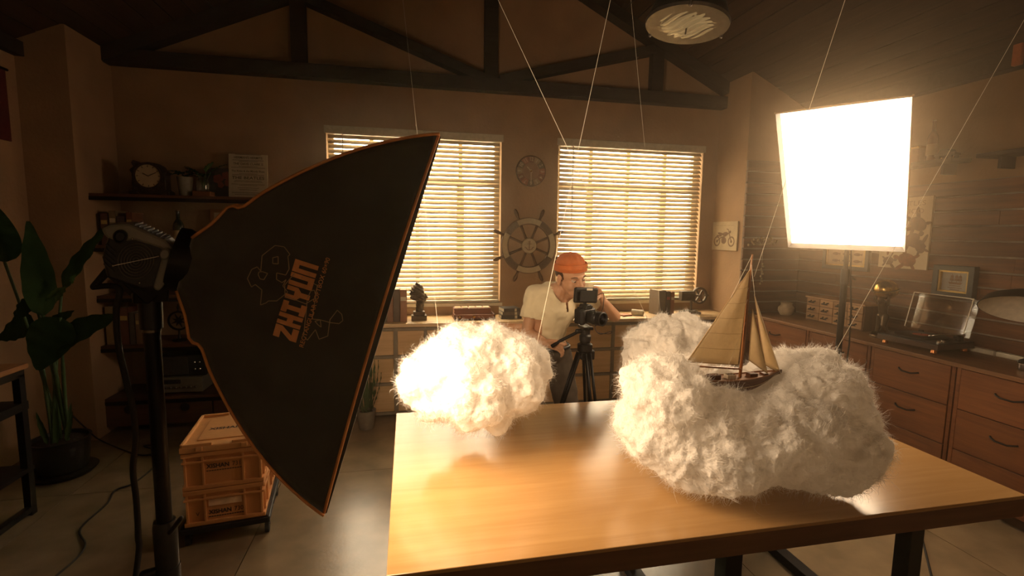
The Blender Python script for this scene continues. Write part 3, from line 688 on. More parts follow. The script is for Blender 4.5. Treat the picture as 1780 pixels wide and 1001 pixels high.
# ------------------------------------------------------------------ cotton clouds
def cotton(name, tr):
    m = translucent(name, (.92, .89, .84), tr, .03, 70, .5); return m
cotton_body = cotton('cotton_body', .45)
cotton_fibre = cotton('cotton_fibre', .5)
def cloud(label, c, r, seed, n_puff, nf, extra=(), dents=(), group='cotton clouds over the table'):
    rg = random.Random(seed); c = Vector(c); mb = MB()
    mb.ell(c, (r[0]*.86, r[1]*.86, r[2]*.84), 24, 14)
    for k in range(n_puff):
        z = 1-2*(k+.5)/n_puff; a = k*2.39996+rg.uniform(-.3, .3); q = math.sqrt(1-z*z)
        d = Vector((q*math.cos(a)*r[0], q*math.sin(a)*r[1], z*r[2]))
        s = rg.uniform(.26, .42)*min(r)
        mb.ell(c+d*(1-.55*s/min(r)-.06), (s*rg.uniform(.9, 1.3), s*rg.uniform(.9, 1.3), s), 14, 9)
    for p, s in extra: mb.ell(p, s, 16, 10)
    me = blob(mb, .0065, 4)
    v = verts(me); me.vertices.foreach_get('normal', nn := np.empty(len(v)*3, dtype=np.float32)); nn = nn.reshape(-1, 3)
    out = v.copy()
    for i in range(len(v)):
        p = Vector(v[i])+Vector((seed*3.1, 0, 0)); d = 0
        d += .026*(abs(noise.noise(p*9))-.22)+.018*noise.noise(p*19)+.010*noise.noise(p*42)+.005*noise.noise(p*95)
        out[i] += nn[i]*d
    for p, s in dents:            # hollows pressed into the cotton
        for i in range(len(out)):
            q = Vector(out[i])-Vector(p); q = Vector((q.x/s[0], q.y/s[1], q.z/s[2])); l = q.length
            if l < 1 and l > 1e-6:
                q = q/l; out[i] = (p[0]+q.x*s[0], p[1]+q.y*s[1], p[2]+q.z*s[2])
    setverts(me, out)
    root = thing('cotton_cloud', label, 'cloud', (c.x, c.y, c.z-r[2]), 0, group)
    me.materials.append(cotton_body); v = out.copy(); me.vertices.foreach_get('normal', nrm := np.empty(len(v)*3, dtype=np.float32)); nrm = nrm.reshape(-1, 3).copy()
    to_local(me, root); link('wadding', me, root, 'all')
    # loose curled fibres
    rs = np.random.default_rng(seed); idx = rs.integers(0, len(v), nf)
    P = v[idx]+rs.normal(size=(nf, 3))*.003; Nn = nrm[idx]
    # neighbouring fibres comb in similar directions
    fld = np.array([noise.noise_vector(Vector(p)*13+Vector((seed, 0, 0))) for p in P])
    T = fld*1.6+rs.normal(size=(nf, 3))*.35; T -= Nn*(T*Nn).sum(1, keepdims=True); T /= np.linalg.norm(T, axis=1, keepdims=True)+1e-9
    lift = rs.uniform(-.02, .30, (nf, 1)); ln = rs.uniform(.012, .046, (nf, 1))*np.where(rs.random((nf, 1)) < .03, 1.7, 1)
    D = T*(1-lift)+Nn*lift; D /= np.linalg.norm(D, axis=1, keepdims=True)
    B = np.cross(D, Nn); B /= np.linalg.norm(B, axis=1, keepdims=True)+1e-9
    curl = rs.uniform(-3.6, 3.6, (nf, 1)); seg = 6; pts = [P]; d = D
    for k in range(seg):
        d = d+(np.cross(B, d)*.30+np.cross(Nn, d)*.45*np.sign(curl))*curl*.42+rs.normal(size=(nf, 3))*.10; d /= np.linalg.norm(d, axis=1, keepdims=True)
        pts.append(pts[-1]+d*ln/seg)
    wdt = rs.uniform(.0003, .0007, (nf, 1)); rows = []
    for k in range(seg+1):
        w_ = wdt*(1-.75*k/seg); rows += [pts[k]-B*w_, pts[k]+B*w_]
    V = np.stack(rows, 1).reshape(-1, 3); m_ = 2*(seg+1); base = (np.arange(nf)*m_)[:, None]
    F = np.concatenate([base+np.array([2*k, 2*k+1, 2*k+3, 2*k+2]) for k in range(seg)], 0)
    fm = bpy.data.meshes.new('fibres'); fm.vertices.add(len(V)); fm.vertices.foreach_set('co', V.reshape(-1))
    fm.loops.add(F.size); fm.loops.foreach_set('vertex_index', F.reshape(-1).astype(np.int32))
    fm.polygons.add(len(F)); fm.polygons.foreach_set('loop_start', np.arange(0, F.size, 4, dtype=np.int32)); fm.polygons.foreach_set('loop_total', np.full(len(F), 4, dtype=np.int32))
    fm.update(calc_edges=True); fm.materials.append(cotton_fibre); to_local(fm, root)
    o = link('fibres', fm, root, 'all'); o['kind'] = 'stuff'; o['label'] = 'loose curled white cotton fibres'
    return root
cloud('round white cotton cloud hanging over the left end of the table', (.265, 1.86, 1.045), (.285, .24, .195), 3, 34, 30000, extra=[((.20, 1.86, 1.18), (.10, .12, .07)), ((.38, 1.84, 1.16), (.09, .1, .06)), ((.03, 1.84, 1.04), (.07, .1, .09))])
cloud('white cotton cloud hanging behind the model sailboat', (1.24, 2.08, 1.045), (.25, .21, .175), 5, 30, 20000, extra=[((1.17, 2.06, 1.15), (.12, .1, .07))])
cloud('largest cotton cloud, crescent shaped, with the model sailboat resting in its hollow', (1.155, 1.45, .965), (.455, .26, .165), 8, 46, 52000,
      extra=[((.82, 1.42, 1.10), (.14, .17, .115)), ((1.38, 1.45, 1.085), (.18, .19, .12)), ((1.43, 1.42, .98), (.14, .18, .14)), ((1.0, 1.31, .93), (.2, .13, .13)), ((.89, 1.37, .93), (.15, .14, .135)), ((.93, 1.37, 1.03), (.16, .15, .11)), ((1.18, 1.30, .96), (.28, .14, .14)), ((.80, 1.45, .98), (.12, .16, .14)), ((1.33, 1.28, .90), (.2, .12, .11))],
      dents=[((1.085, 1.40, 1.235), (.225, .135, .155))])
# ------------------------------------------------------------------ model sailboat
BY = 1.42
sail_m = translucent('sail_cloth', (.74, .62, .43), .6, .08, 90, .15)
spar_m = wood('spar_wood', (.42, .17, .055), (.28, .10, .03), 2, .35, 4., 0.)
hull_m = wood('hull_wood', (.13, .045, .02), (.07, .024, .012), 0, .3, 4., 0., coat=.4)
deck_m = wood('deck_wood', (.34, .15, .06), (.22, .09, .035), 0, .4, 5., 0.)
cream_m = mat('cream_paint', (.6, .5, .36), .5)
bt = thing('model_sailboat', 'small wooden model sailboat with linen sails resting on the largest cloud', 'model boat', at(1285, 675, Y=BY))
xs, xb, zd = at(1200, 655, Y=BY).x, at(1358, 655, Y=BY).x, at(1287, 655, Y=BY).z
ln = xb-xs
def hullp(u, v):
    """u stern to bow, v around the section from rail to rail"""
    half = .036*math.sin(math.pi*min(1, (u*.86+.14)))**.55*(1 if u < .97 else .3)
    half = max(half*(1-smooth01(.8, 1, u)*.9), .0015)
    sheer = .012*(2*u-.75)**2; dep = .052*(1-.75*smooth01(.6, 1, u))*(.35+.65*smooth01(0, .35, u))
    a = math.pi*v; yy = -math.cos(a)*half*(1 if abs(math.cos(a)) > .2 else 1); zz = -math.sin(a)**.8*dep if 0 < v < 1 else 0
    return Vector((xs+ln*(u*1.0)+.02*(u > .9)*(zz*0), BY+yy*(1-.2*abs(zz)/.06), zd+sheer+zz))
m = MB(); m.grid(hullp, 28, 14); m.build('hull', hull_m, bt, smooth='all')
m = MB(); m.grid(lambda u, v: Vector((hullp(u, 0).x, hullp(u, 0).y*(1-v)+hullp(u, 1).y*v, hullp(u, 0).z-.002)), 28, 4); m.build('deck', deck_m, bt)
for dz, wdt, mm_ in ((.0, .0016, deck_m), (-.016, .0012, cream_m)):
    for side in (0, 1):
        pts = []
        for i in range(27):
            u = i/27; v = (.0 if side == 0 else 1) if dz == 0 else (.16 if side == 0 else .84); p = hullp(u, v); pts.append(p+Vector((0, -.0008 if side == 0 else .0008, 0)))
        MB().tube(pts, wdt, 6).build('rail' if dz == 0 else 'stripe', mm_, bt, smooth='all')
mt, mbp = at(1308, 442, Y=BY), at(1286, 655, Y=BY)
MB().tube([mbp-Vector((0, 0, .02)), mbp.lerp(mt, .6), mt], [.0052, .0048, .003], 10).build('mast', spar_m, bt, smooth='all')
bm0, bm1 = at(1285, 641, Y=BY), at(1172, 634, Y=BY-.03)
MB().tube([bm0, bm1], [.0036, .0028], 8).build('boom', spar_m, bt, smooth='all')
def sail(a, b, c, name, belly=.012, n=14):
    a, b, c = Vector(a), Vector(b), Vector(c); nr = (b-a).cross(c-a).normalized()
    if nr.y > 0: nr = -nr
    m = MB()
    def f(u, v):
        p = a.lerp(b, u).lerp(c, v); k = math.sin(math.pi*min(max(v, 0), 1))*math.sin(math.pi*u)
        return p+nr*(belly*k+.002*noise.noise(p*60)*k)
    m.grid(f, n, n); o = m.build(name, sail_m, bt, smooth='all', solid=.0012)
    for p, q in ((a, b), (b, c), (c, a)): MB().tube([p, q], .0014, 6).build('hem', mat('sail_hem', (.42, .28, .13), .8), o)
    return o
ms = sail(at(1283, 634, Y=BY-.004), at(1194, 629, Y=BY-.025), at(1303, 470, Y=BY), 'mainsail')
for k in range(1, 6):
    q0 = at(1283, 634, Y=BY-.006).lerp(at(1303, 470, Y=BY-.004), k/6); q1 = at(1194, 629, Y=BY-.027).lerp(at(1303, 470, Y=BY-.004), k/6*.95)
    MB().tube([q0+Vector((0, -.002, 0)), q0.lerp(q1, .5)+Vector((0, -.014, 0)), q1+Vector((0, -.003, 0))], .0005, 4).build('seam', mat('sail_hem', (.42, .28, .13), .8), ms)
sail(at(1302, 626, Y=BY-.012), at(1334, 649, Y=BY-.02), at(1308, 537, Y=BY-.003), 'staysail', .008)
sail(at(1330, 634, Y=BY+.01), at(1357, 650, Y=BY), at(1312, 515, Y=BY+.004), 'jib', .008)
rig = [((1311, 512), (1358, 652)), ((1307, 450), (1303, 470)), ((1296, 560), (1258, 655)), ((1301, 500), (1248, 656)), ((1300, 520), (1242, 656)), ((1306, 460), (1312, 513)), ((1285, 640), (1330, 655)), ((1307, 444), (1204, 650))]
for p, q in rig: MB().tube([at(*p, Y=BY-.006), at(*q, Y=BY-.012)], .0006, 4).build('rigging_line', string_m, bt)
for px, w_, h_, mm_ in ((1240, .04, .010, hull_m), (1268, .032, .008, cream_m), (1306, .03, .009, hull_m), (1327, .018, .007, hull_m), (1217, .014, .009, deck_m)):
    p = at(px, 653, Y=BY); o = MB().mm((p.x-w_/2, BY-.014, zd-.004), (p.x+w_/2, BY+.010, zd+h_+.004)).build('deck_house' if w_ > .015 else 'locker', mm_, bt, bevel=.0015)
    if mm_ is cream_m:
        for k in range(3): MB().box((p.x-.01+k*.01, BY-.002, zd+h_+.0045), (.007, .018, .001)).build('skylight_pane', lensglass, o)
for px in (1207, 1213, 1222): MB().lathe([(.0025, 0), (.001, .004), (.002, .012), (.0005, .014)], 8, (at(px, 653, Y=BY).x, BY-.02, zd+.004)).build('bollard', brass, bt)

# ------------------------------------------------------------------ nylon lines that hold the clouds
for i, (p, q, lab) in enumerate((
        (at(1074, -60, Y=1.75), at(930, 613, Y=1.86), 'white line from the ceiling past the pendant lamp down to the left cloud'),
        (at(838, -60, Y=1.9), at(1150, 606, Y=2.05), 'white line crossing the right window down to the rear cloud'),
        (at(1482, -40, Y=1.35), at(1311, 481, Y=BY), 'white line from the ceiling to the mast of the model sailboat'),
        (at(1800, 0, Y=1.55), at(1438, 636, Y=1.46), 'white line running in front of the glowing softbox to the right of the largest cloud'),
        (at(694, -60, Y=1.8), at(762, 575, Y=1.86), 'thin faint line hanging over the left window to the left cloud'),
        (at(1093, -40, Y=2.1), at(1150, 566, Y=2.08), 'thin faint line over the right window to the rear cloud'))):
    # run each line on, straight, up to the boards of the ceiling
    d = (p-q).normalized(); t = 0
    while (q+d*t).z < roof_z((q+d*t).x)-.005: t += .01
    o = MB().cyl(q, q+d*t, .0008 if i < 4 else .0004, n=5).build('hanging_line', string_m)
    tag(o, lab, 'string', 'lines holding the clouds')
# ------------------------------------------------------------------ the person behind the tripod
skin = mat('skin', (.58, .32, .185), .5, var=.06, scale=14, sss=.12, sssr=.008)
lip = mat('lips', (.36, .15, .10), .45); shirt_m = mat('shirt_cotton', (.80, .69, .46), .85, var=.05, scale=12, bump=.35, bscale=9)
trouser_m = mat('trousers', (.075, .055, .038), .85, var=.15, bump=.25, bscale=18); cap_m = mat('beanie_orange', (.52, .14, .035), .85, var=.08, bump=.15, bscale=120)
hair_m = mat('hair_brown', (.06, .03, .015), .6, var=.3, scale=90, bump=.5, bscale=200)
pe = thing('person', 'person in a cream t-shirt and orange beanie leaning over a camera on a tripod', 'person', (.93, 3.12, 0))
J = dict(hip=at(948, 606, Y=3.14), waist=at(945, 585, Y=3.12), chest=at(958, 535, Y=3.06), neck=at(972, 505, Y=3.0),
         rs=at(929, 511, Y=3.06), re=at(916, 577, Y=3.04), rw=at(948, 596, Y=2.92), ls=at(1018, 508, Y=3.03), le=at(1068, 549, Y=2.92), lw=at(1050, 525, Y=2.84))
hc = at(993, 481, Y=2.93)                                           # middle of the head
fw = Vector((.30, -.88, -.24)).normalized(); up0 = Vector((-.10, -.12, 1)); hx = fw.cross(up0).normalized(); hu = hx.cross(fw).normalized(); hx = -hx
HX = axes(hc, hx*1.12, hu*1.12, fw*1.12)                                          # x to the viewer's right, y up, z out of the face
if hx.x < 0: HX = axes(hc, -hx*1.12, hu*1.12, fw*1.12)
def H(x, y, z): return HX @ Vector((x, y, z))
HR = HX.to_3x3()
b = MB()
def bell(c, r, n=16, m=12): b.ell(H(*c), r, n, m, HR)
bell((0, .035, -.012), (.073, .082, .092), 24, 16); bell((0, -.03, .015), (.060, .068, .068)); bell((0, -.062, .038), (.042, .044, .043))
bell((0, -.098, .060), (.020, .015, .018)); bell((.033, -.03, .045), (.026, .03, .03)); bell((-.033, -.03, .045), (.026, .03, .03))
bell((0, .022, .068), (.048, .013, .018))                           # brow
b.caps(H(0, .010, .082), H(0, -.024, .103), .009, .0125); b.caps(H(-.011, -.026, .090), H(.011, -.026, .090), .0085)
b.caps(H(-.021, -.060, .074), H(.021, -.060, .074), .0085); b.caps(H(-.017, -.071, .076), H(.017, -.071, .076), .0085)
for s_ in (-1, 1):
    bell((s_*.076, -.008, -.010), (.009, .030, .020)); bell((s_*.079, -.030, -.004), (.006, .012, .010))
b.caps(J['neck']+Vector((0, .02, -.02)), H(0, -.045, -.035), .058, .055)
b.caps(J['neck'], J['rs'], .055, .050); b.caps(J['neck'], J['ls'], .055, .050)
b.caps(J['chest'], J['neck'], .10, .06)
b.ell(J['chest'], (.150, .105, .16), 20, 14); b.ell(J['waist'], (.135, .10, .13)); b.ell(J['hip'], (.155, .115, .12))
b.caps(J['waist'], J['chest'], .11, .12)
b.caps(J['rs'], J['re'], .048, .037); b.caps(J['re'], J['rw'], .040, .026); b.caps(J['ls'], J['le'], .048, .037); b.caps(J['le'], J['lw'], .040, .026)
legs = []
for s_, kx, fx in ((-1, -.02, -.03), (1, .05, .10)):
    h = J['hip']+Vector((s_*.085, .0, -.05)); k = Vector((h.x+kx, 3.08, .48)); a = Vector((h.x+fx, 3.18, .09))
    b.caps(h, k, .078, .052); b.caps(k, a, .052, .036); b.caps(a+Vector((0, .03, -.04)), a+Vector((.01, -.13, -.055)), .034, .030); legs.append((h, k, a))
# hands: palm, four fingers of different length, thumb
def hand(w, palm_end, knuckle_dir, curl, spread, thumb_to, r=.0085, lens=(.068, .078, .074, .058)):
    """w wrist, palm_end middle of the knuckles, knuckle_dir across the hand, curl unit vector the fingers bend towards"""
    kd = Vector(knuckle_dir).normalized(); d = (palm_end-w).normalized(); cu = Vector(curl).normalized()
    for k in range(4):
        kp = palm_end+kd*(.030-.020*k); b.caps(w+kd*(.014-.009*k), kp, .015, .0115)
        l = lens[k]; p1 = kp+(d*.75+cu*.55+kd*spread*(1.5-k)*.1).normalized()*l*.45; p2 = p1+(d*.15+cu).normalized()*l*.34; p3 = p2+(cu*.8-d*.55).normalized()*l*.28
        b.caps(kp, p1, r*1.08, r); b.caps(p1, p2, r, r*.92); b.caps(p2, p3, r*.92, r*.78)
    tb0 = w+kd*.022+d*.022; tm = tb0.lerp(thumb_to, .5)+kd*.012
    b.caps(tb0, tm, .0135, .0105); b.caps(tm, thumb_to, .0105, .0085)
HRp = at(968, 600, Y=2.87)                                          # right hand closed on the pan handle
hand(J['rw'], HRp, (-.15, -.35, .9), (.35, -.1, -.9), .2, HRp+Vector((.035, -.045, .012)))
HLp = at(1043, 511, Y=2.80)                                         # left hand on the monitor's corner, finger tips over its top
hand(J['lw'], HLp, (-.25, -.35, .9), (-.75, -.45, .15), .35, at(1037, 521, Y=2.77))
body = blob(b, .0042, 3)
body.materials.append(skin); body.materials.append(lip)
Hi = HX.inverted(); mi = np.zeros(len(body.polygons), dtype=np.int32)
cen = np.empty(len(body.polygons)*3); body.polygons.foreach_get('center', cen); cen = cen.reshape(-1, 3)
hm4 = np.array(Hi); loc = cen @ hm4[:3, :3].T+hm4[:3, 3]
mi[(((loc[:, 0]/.024)**2+((loc[:, 1]+.0655)/.0095)**2) < 1) & (loc[:, 2] > .06)] = 1
body.polygons.foreach_set('material_index', mi)
to_local(body, pe); link('body', body, pe, 'all')
for s_ in (-1, 1):
    e_ = MB(); e_.ell(H(s_*.031, .003, .064), (.0125, .0085, .0125), 14, 10, HR); eo = e_.build('eye', mat('eye_white', (.62, .52, .42), .25), pe, smooth='all')
    e_ = MB(); e_.ell(H(s_*.031+.002, .001, .0705), (.0062, .0066, .007), 12, 8, HR); e_.build('iris', mat('iris', (.03, .018, .01), .15), eo, smooth='all')
    e_ = MB(); e_.tube([H(s_*.031+dx, .0095-.02*abs(dx)**1.0*.4, .0765-.18*abs(dx)) for dx in (-.015, -.008, 0, .008, .015)], [.0015, .0022, .0024, .0022, .0015], 6); e_.build('eyelid', skin, eo, smooth='all')
    e_ = MB(); e_.tube([H(s_*x, y, z) for x, y, z in ((.014, .022, .082), (.026, .027, .083), (.038, .027, .077), (.050, .021, .064))], [.0022, .0036, .0032, .0015], 6); e_.build('eyebrow', hair_m, pe, smooth='all')
hm_ = MB(); hm_.ell(H(0, .030, -.024), (.0775, .075, .090), 24, 16, HR); hb = blob(hm_, .006, 2)
v = verts(hb); bmh = bmesh.new(); bmh.from_mesh(hb); bmesh.ops.delete(bmh, geom=[f for f in bmh.faces if (Hi @ f.calc_center_median()).z > .042 or (Hi @ f.calc_center_median()).y > .06 or ((Hi @ f.calc_center_median()).y < -.004 and (Hi @ f.calc_center_median()).z > .0)], context='FACES'); bmh.to_mesh(hb); bmh.free()
hb.materials.append(hair_m); to_local(hb, pe); link('hair', hb, pe, 'all')
# beanie: crown with gathered seams, turned-up cuff and a patch
cb_ = MB(); cT = HX @ Matrix.Translation((0, .040, -.012)) @ Matrix.Rotation(math.radians(-8), 4, 'X'); cb_.T = cT
def crown(u, v):
    a = 2*math.pi*u; t = v*math.pi/2; k = 1-.035*abs(math.sin(a*4))**6*math.sin(t)
    return Vector((.082*math.cos(t)**.75*math.cos(a)*k, .002+.094*math.sin(t)*k, .099*math.cos(t)**.75*math.sin(a)*k))
cb_.grid(crown, 64, 14); bn = cb_.build('beanie', cap_m, pe, smooth='all')
cf = MB(cT); cf.tube([(.0825*math.cos(a), .004, .0995*math.sin(a)) for a in [2*math.pi*i/48 for i in range(48)]], .004, 8, closed=True)
cf.grid(lambda u, v: Vector(((.083+.004*math.sin(math.pi*v))*math.cos(2*math.pi*u), .002+.040*v, (.100+.004*math.sin(math.pi*v))*math.sin(2*math.pi*u))), 48, 6); cf.build('cuff', cap_m, bn, smooth='all', solid=.002)
pt = MB(cT)
pt.grid(lambda u, v: Vector((.0885*math.cos(a := math.radians(68-42*u)), .013+.020*v, .1055*math.sin(a))), 8, 1); po = pt.build('patch', mat('patch_yellow', (.60, .27, .05), .8), bn)
pt = MB(cT)
for k in range(3): pt.grid(lambda u, v: Vector((.0892*math.cos(a := math.radians(63-12*k-8*u)), .018+.008*v, .1063*math.sin(a))), 3, 1)
pt.build('patch_mark', ink, po)
MB(cT).ell((0, .096, 0), (.006, .004, .006), 10, 6).build('button', cap_m, bn, smooth='all')
# t-shirt
sh = MB()
sh.ell(J['chest'], (.168, .122, .172), 24, 16); sh.ell(J['waist']+Vector((0, 0, .02)), (.152, .118, .13), 20, 14); sh.caps(J['waist'], J['chest'], .128, .136)
sh.caps(J['neck']-Vector((0, -.01, .02)), J['rs'], .066, .064); sh.caps(J['neck']-Vector((0, -.01, .02)), J['ls'], .066, .064); sh.caps(J['chest'], J['neck']-Vector((0, 0, .03)), .115, .075)
rse, lse = J['rs'].lerp(J['re'], .62), J['ls'].lerp(J['le'], .55)
sh.caps(J['rs'], rse, .064, .062); sh.caps(J['ls'], lse, .064, .060)
sm = blob(sh, .007, 5); bmh = bmesh.new(); bmh.from_mesh(sm)
for vv in bmh.verts:                                                # folds of the cloth
    p = vv.co; vv.co = p+vv.normal*(.010*noise.noise(Vector((p.x*8+p.z*5, p.y*6, p.z*14-p.x*6)))+.004*noise.noise(p*30))
nf_ = J['neck'].lerp(H(0, -.05, .0), .30)+fw*.03
def cut(p):
    if (p-nf_).length < .078: return True
    q = p-nf_-Vector((.012, -.05, -.085)); 
    if abs(q.x+q.z*.1) < .009 and abs(q.z) < .05 and q.y < .1: return True
    for s0, s1 in ((J['rs'], rse), (J['ls'], lse)):
        d = (s1-s0).normalized(); w_ = p-s1; l = w_.dot(d)
        if l > .0 and (w_-d*l).length < .10 and l < .12: return True
    return p.z < J['waist'].z-.075
bmesh.ops.delete(bmh, geom=[f for f in bmh.faces if cut(f.calc_center_median())], context='FACES'); bmh.to_mesh(sm); bmh.free()
sm.materials.append(shirt_m); to_local(sm, pe); so = link('t_shirt', sm, pe, 'all', solid=.004)
# trousers and belt
tm_ = MB(); tm_.ell(J['hip'], (.172, .135, .125), 22, 14); tm_.caps(J['hip'], J['waist'], .135, .13)
for h, k, a in legs: tm_.caps(h, k, .10, .082); tm_.caps(k, a+Vector((0, 0, .03)), .082, .075)
tm = blob(tm_, .009, 5); bmh = bmesh.new(); bmh.from_mesh(tm)
for vv in bmh.verts: p = vv.co; vv.co = p+vv.normal*(.008*noise.noise(Vector((p.x*10, p.y*10, p.z*18))))
bmesh.ops.delete(bmh, geom=[f for f in bmh.faces if f.calc_center_median().z > J['waist'].z-.052 or f.calc_center_median().z < .05], context='FACES'); bmh.to_mesh(tm); bmh.free()
tm.materials.append(trouser_m); to_local(tm, pe); link('trousers', tm, pe, 'all', solid=.004)
bz = J['waist'].z-.064; bc = J['hip'].lerp(J['waist'], .6)
MB().tube([(bc.x+.168*math.cos(t), bc.y+.134*math.sin(t), bz) for t in [2*math.pi*i/40 for i in range(40)]], .011, 8, closed=True).build('belt', mat('belt_black', (.015, .012, .01), .5), pe, smooth='all')
for h, k, a in legs: MB().caps((a.x, a.y+.04, .042), (a.x+.01, a.y-.15, .036), .044, .040).build('shoe', black_rubber, pe, smooth='all')

# ------------------------------------------------------------------ tripod, camera, monitor
TP = at(1017, 592, Y=2.76); tx, ty, tz = TP
tp = thing('tripod', 'black video tripod with pan handle in front of the person', 'tripod', (tx, ty, 0))
MB().lathe([(.018, -.10), (.034, -.10), (.036, -.07), (.045, -.06), (.045, -.02), (.03, -.012), (.03, 0)], 20, TP).build('bowl', black_metal, tp, smooth=True)
MB().box(TP+Vector((.012, 0, -.085)), (.085, .06, .055)).build('spider', black_plastic, tp, bevel=.006)
MB().lathe([(.022, 0), (.034, 0), (.036, .03), (.028, .04), (.03, .07), (.02, .075)], 20, TP).build('fluid_head', black_plastic, tp, smooth=True)
MB().box(TP+Vector((0, 0, .082)), (.06, .11, .018)).build('plate', black_metal, tp, bevel=.003)
MB().caps(TP+Vector((-.05, .0, .06)), TP+Vector((-.03, 0, .06)), .015).build('tilt_knob', black_plastic, tp, smooth='all')
hs = TP+Vector((-.03, .02, .055)); MB().tube([hs, HRp+Vector((.015, -.03, .035)), HRp+Vector((-.035, -.005, -.005))], [.009, .010, .012], 12).build('pan_handle', black_rubber, tp, smooth='all')
for fx, fy in ((tx-.34, ty-.06), (tx+.04, ty-.30), (tx+.17, ty+.30)):
    t = Vector((fx-tx, fy-ty, 0)).normalized(); a = TP+Vector((0, 0, -.07))+t*.04; e = Vector((fx, fy, .012)); sd = t.cross(Vector((0, 0, 1)))
    lg = MB().tube([a+sd*.016, a.lerp(e, .52)+sd*.014], .0085, 10).build('leg', black_metal, tp, smooth='all')
    MB().tube([a-sd*.016, a.lerp(e, .52)-sd*.014], .0085, 10).build('leg_tube', black_metal, lg, smooth='all')
    MB().tube([a.lerp(e, .45), e], .011, 10).build('leg_tube', black_metal, lg, smooth='all')
    MB().box(a.lerp(e, .52), (.05, .05, .03)).build('leg_clamp', steel_dark, lg, bevel=.005)
    MB().ell(e, (.02, .02, .012)).build('foot', black_rubber, lg, smooth='all')
cx = TP+Vector((-.01, -.01, .155))
Rc = Matrix.Rotation(math.radians(28), 4, 'Z'); CT = Matrix.Translation(cx) @ Rc       # lens looks along local -y
cm = thing('camera', 'black mirrorless camera with a zoom lens on the tripod', 'camera', mtx=CT)
MB(CT).box((0, 0, 0), (.135, .055, .088)).build('camera_body', black_plastic, cm, bevel=.010)
MB(CT).caps((-.055, -.028, -.03), (-.055, -.03, .025), .020).build('grip', black_rubber, cm, smooth='all')
vf = MB(CT @ Matrix.Rotation(math.radians(90), 4, 'X')); vf.prism([(-.030, .040), (.030, .040), (.018, .070), (-.018, .070)], -.028, .034); vf.build('viewfinder', black_plastic, cm, bevel=.004)
for x_ in (-.048, .046): MB(CT).lathe([(.015, 0), (.015, .011), (.012, .013)], 16, (x_, 0, .043)).build('dial', black_metal, cm, smooth=True)
LR = Matrix.Rotation(math.radians(90), 3, 'X')
ln_ = MB(CT).lathe([(.030, .02), (.036, .03), (.037, .06), (.039, .062), (.039, .095), (.036, .10), (.041, .105), (.042, .135), (.036, .137), (.034, .128)], 28, (.005, 0, -.004), LR, False).build('lens', black_plastic, cm, smooth=True)
MB(CT).lathe([(.001, .118), (.02, .124), (.034, .126)], 24, (.005, 0, -.004), LR).build('front_glass', lensglass, ln_, smooth='all')
MB(CT).lathe([(.0395, .066), (.0402, .067), (.0402, .090), (.0395, .091)], 28, (.005, 0, -.004), LR).build('zoom_ring', black_rubber, ln_, smooth=True)
mcn = at(1018, 513, Y=2.75); MT = Matrix.Translation(mcn) @ Matrix.Rotation(math.radians(10), 4, 'Z') @ Matrix.Rotation(math.radians(3), 4, 'Y')
mn = thing('field_monitor', 'black camera monitor seen from behind above the camera', 'monitor', mtx=MT)
MB(MT).box((0, 0, 0), (.158, .026, .092)).build('case', black_plastic, mn, bevel=.010)
MB(MT).box((0, -.016, -.005), (.095, .012, .066)).build('battery_plate', black_rubber, mn, bevel=.003)
MB(MT).box((.017, -.0135, .036), (.040, .003, .013)).build('badge', mat('badge_white', (.75, .68, .55), .3), mn, bevel=.002)
for k in range(5): MB(MT).box((-.062+.006*k, -.014, -.006), (.002, .004, .05)).build('vent_slot', black_metal, mn)
MB(MT).cyl((0, 0, -.075), (0, 0, -.044), .010, n=14).build('ball_mount', black_metal, mn, smooth=True)
MB(MT).ell((0, 0, -.072), (.016, .016, .014), 14, 8).build('mount_ball', black_metal, mn, smooth='all')
sc_ = MB(MT).box((0, .0135, 0), (.14, .001, .078)).build('screen', lensglass, mn)
cpts = [mcn+Vector((.078, .0, .0)), mcn+Vector((.105, -.02, .01)), mcn+Vector((.10, -.03, -.07)), mcn+Vector((.085, -.02, -.12)), cx+Vector((.12, -.02, .02)), cx+Vector((.11, -.03, -.03)), cx+Vector((.05, -.04, -.06)), cx+Vector((.07, -.07, -.10)), cx+Vector((.14, -.07, -.085)), cx+Vector((.13, -.07, -.10)), cx+Vector((.06, -.06, -.095))]
def spline(P, n=6):
    P = [Vector(p) for p in P]; P = [P[0]]+P+[P[-1]]; out = []
    for i in range(1, len(P)-2):
        for k in range(n):
            t = k/n; a, b_, c, d = P[i-1], P[i], P[i+1], P[i+2]
            out.append(.5*((2*b_)+(c-a)*t+(2*a-5*b_+4*c-d)*t*t+(3*b_-a-3*c+d)*t**3))
    return out+[P[-2]]
tag(MB().tube(spline(cpts), .0022, 6).build('video_cable', black_rubber, smooth='all'), 'thin black cable looping from the monitor to the camera', 'cable')
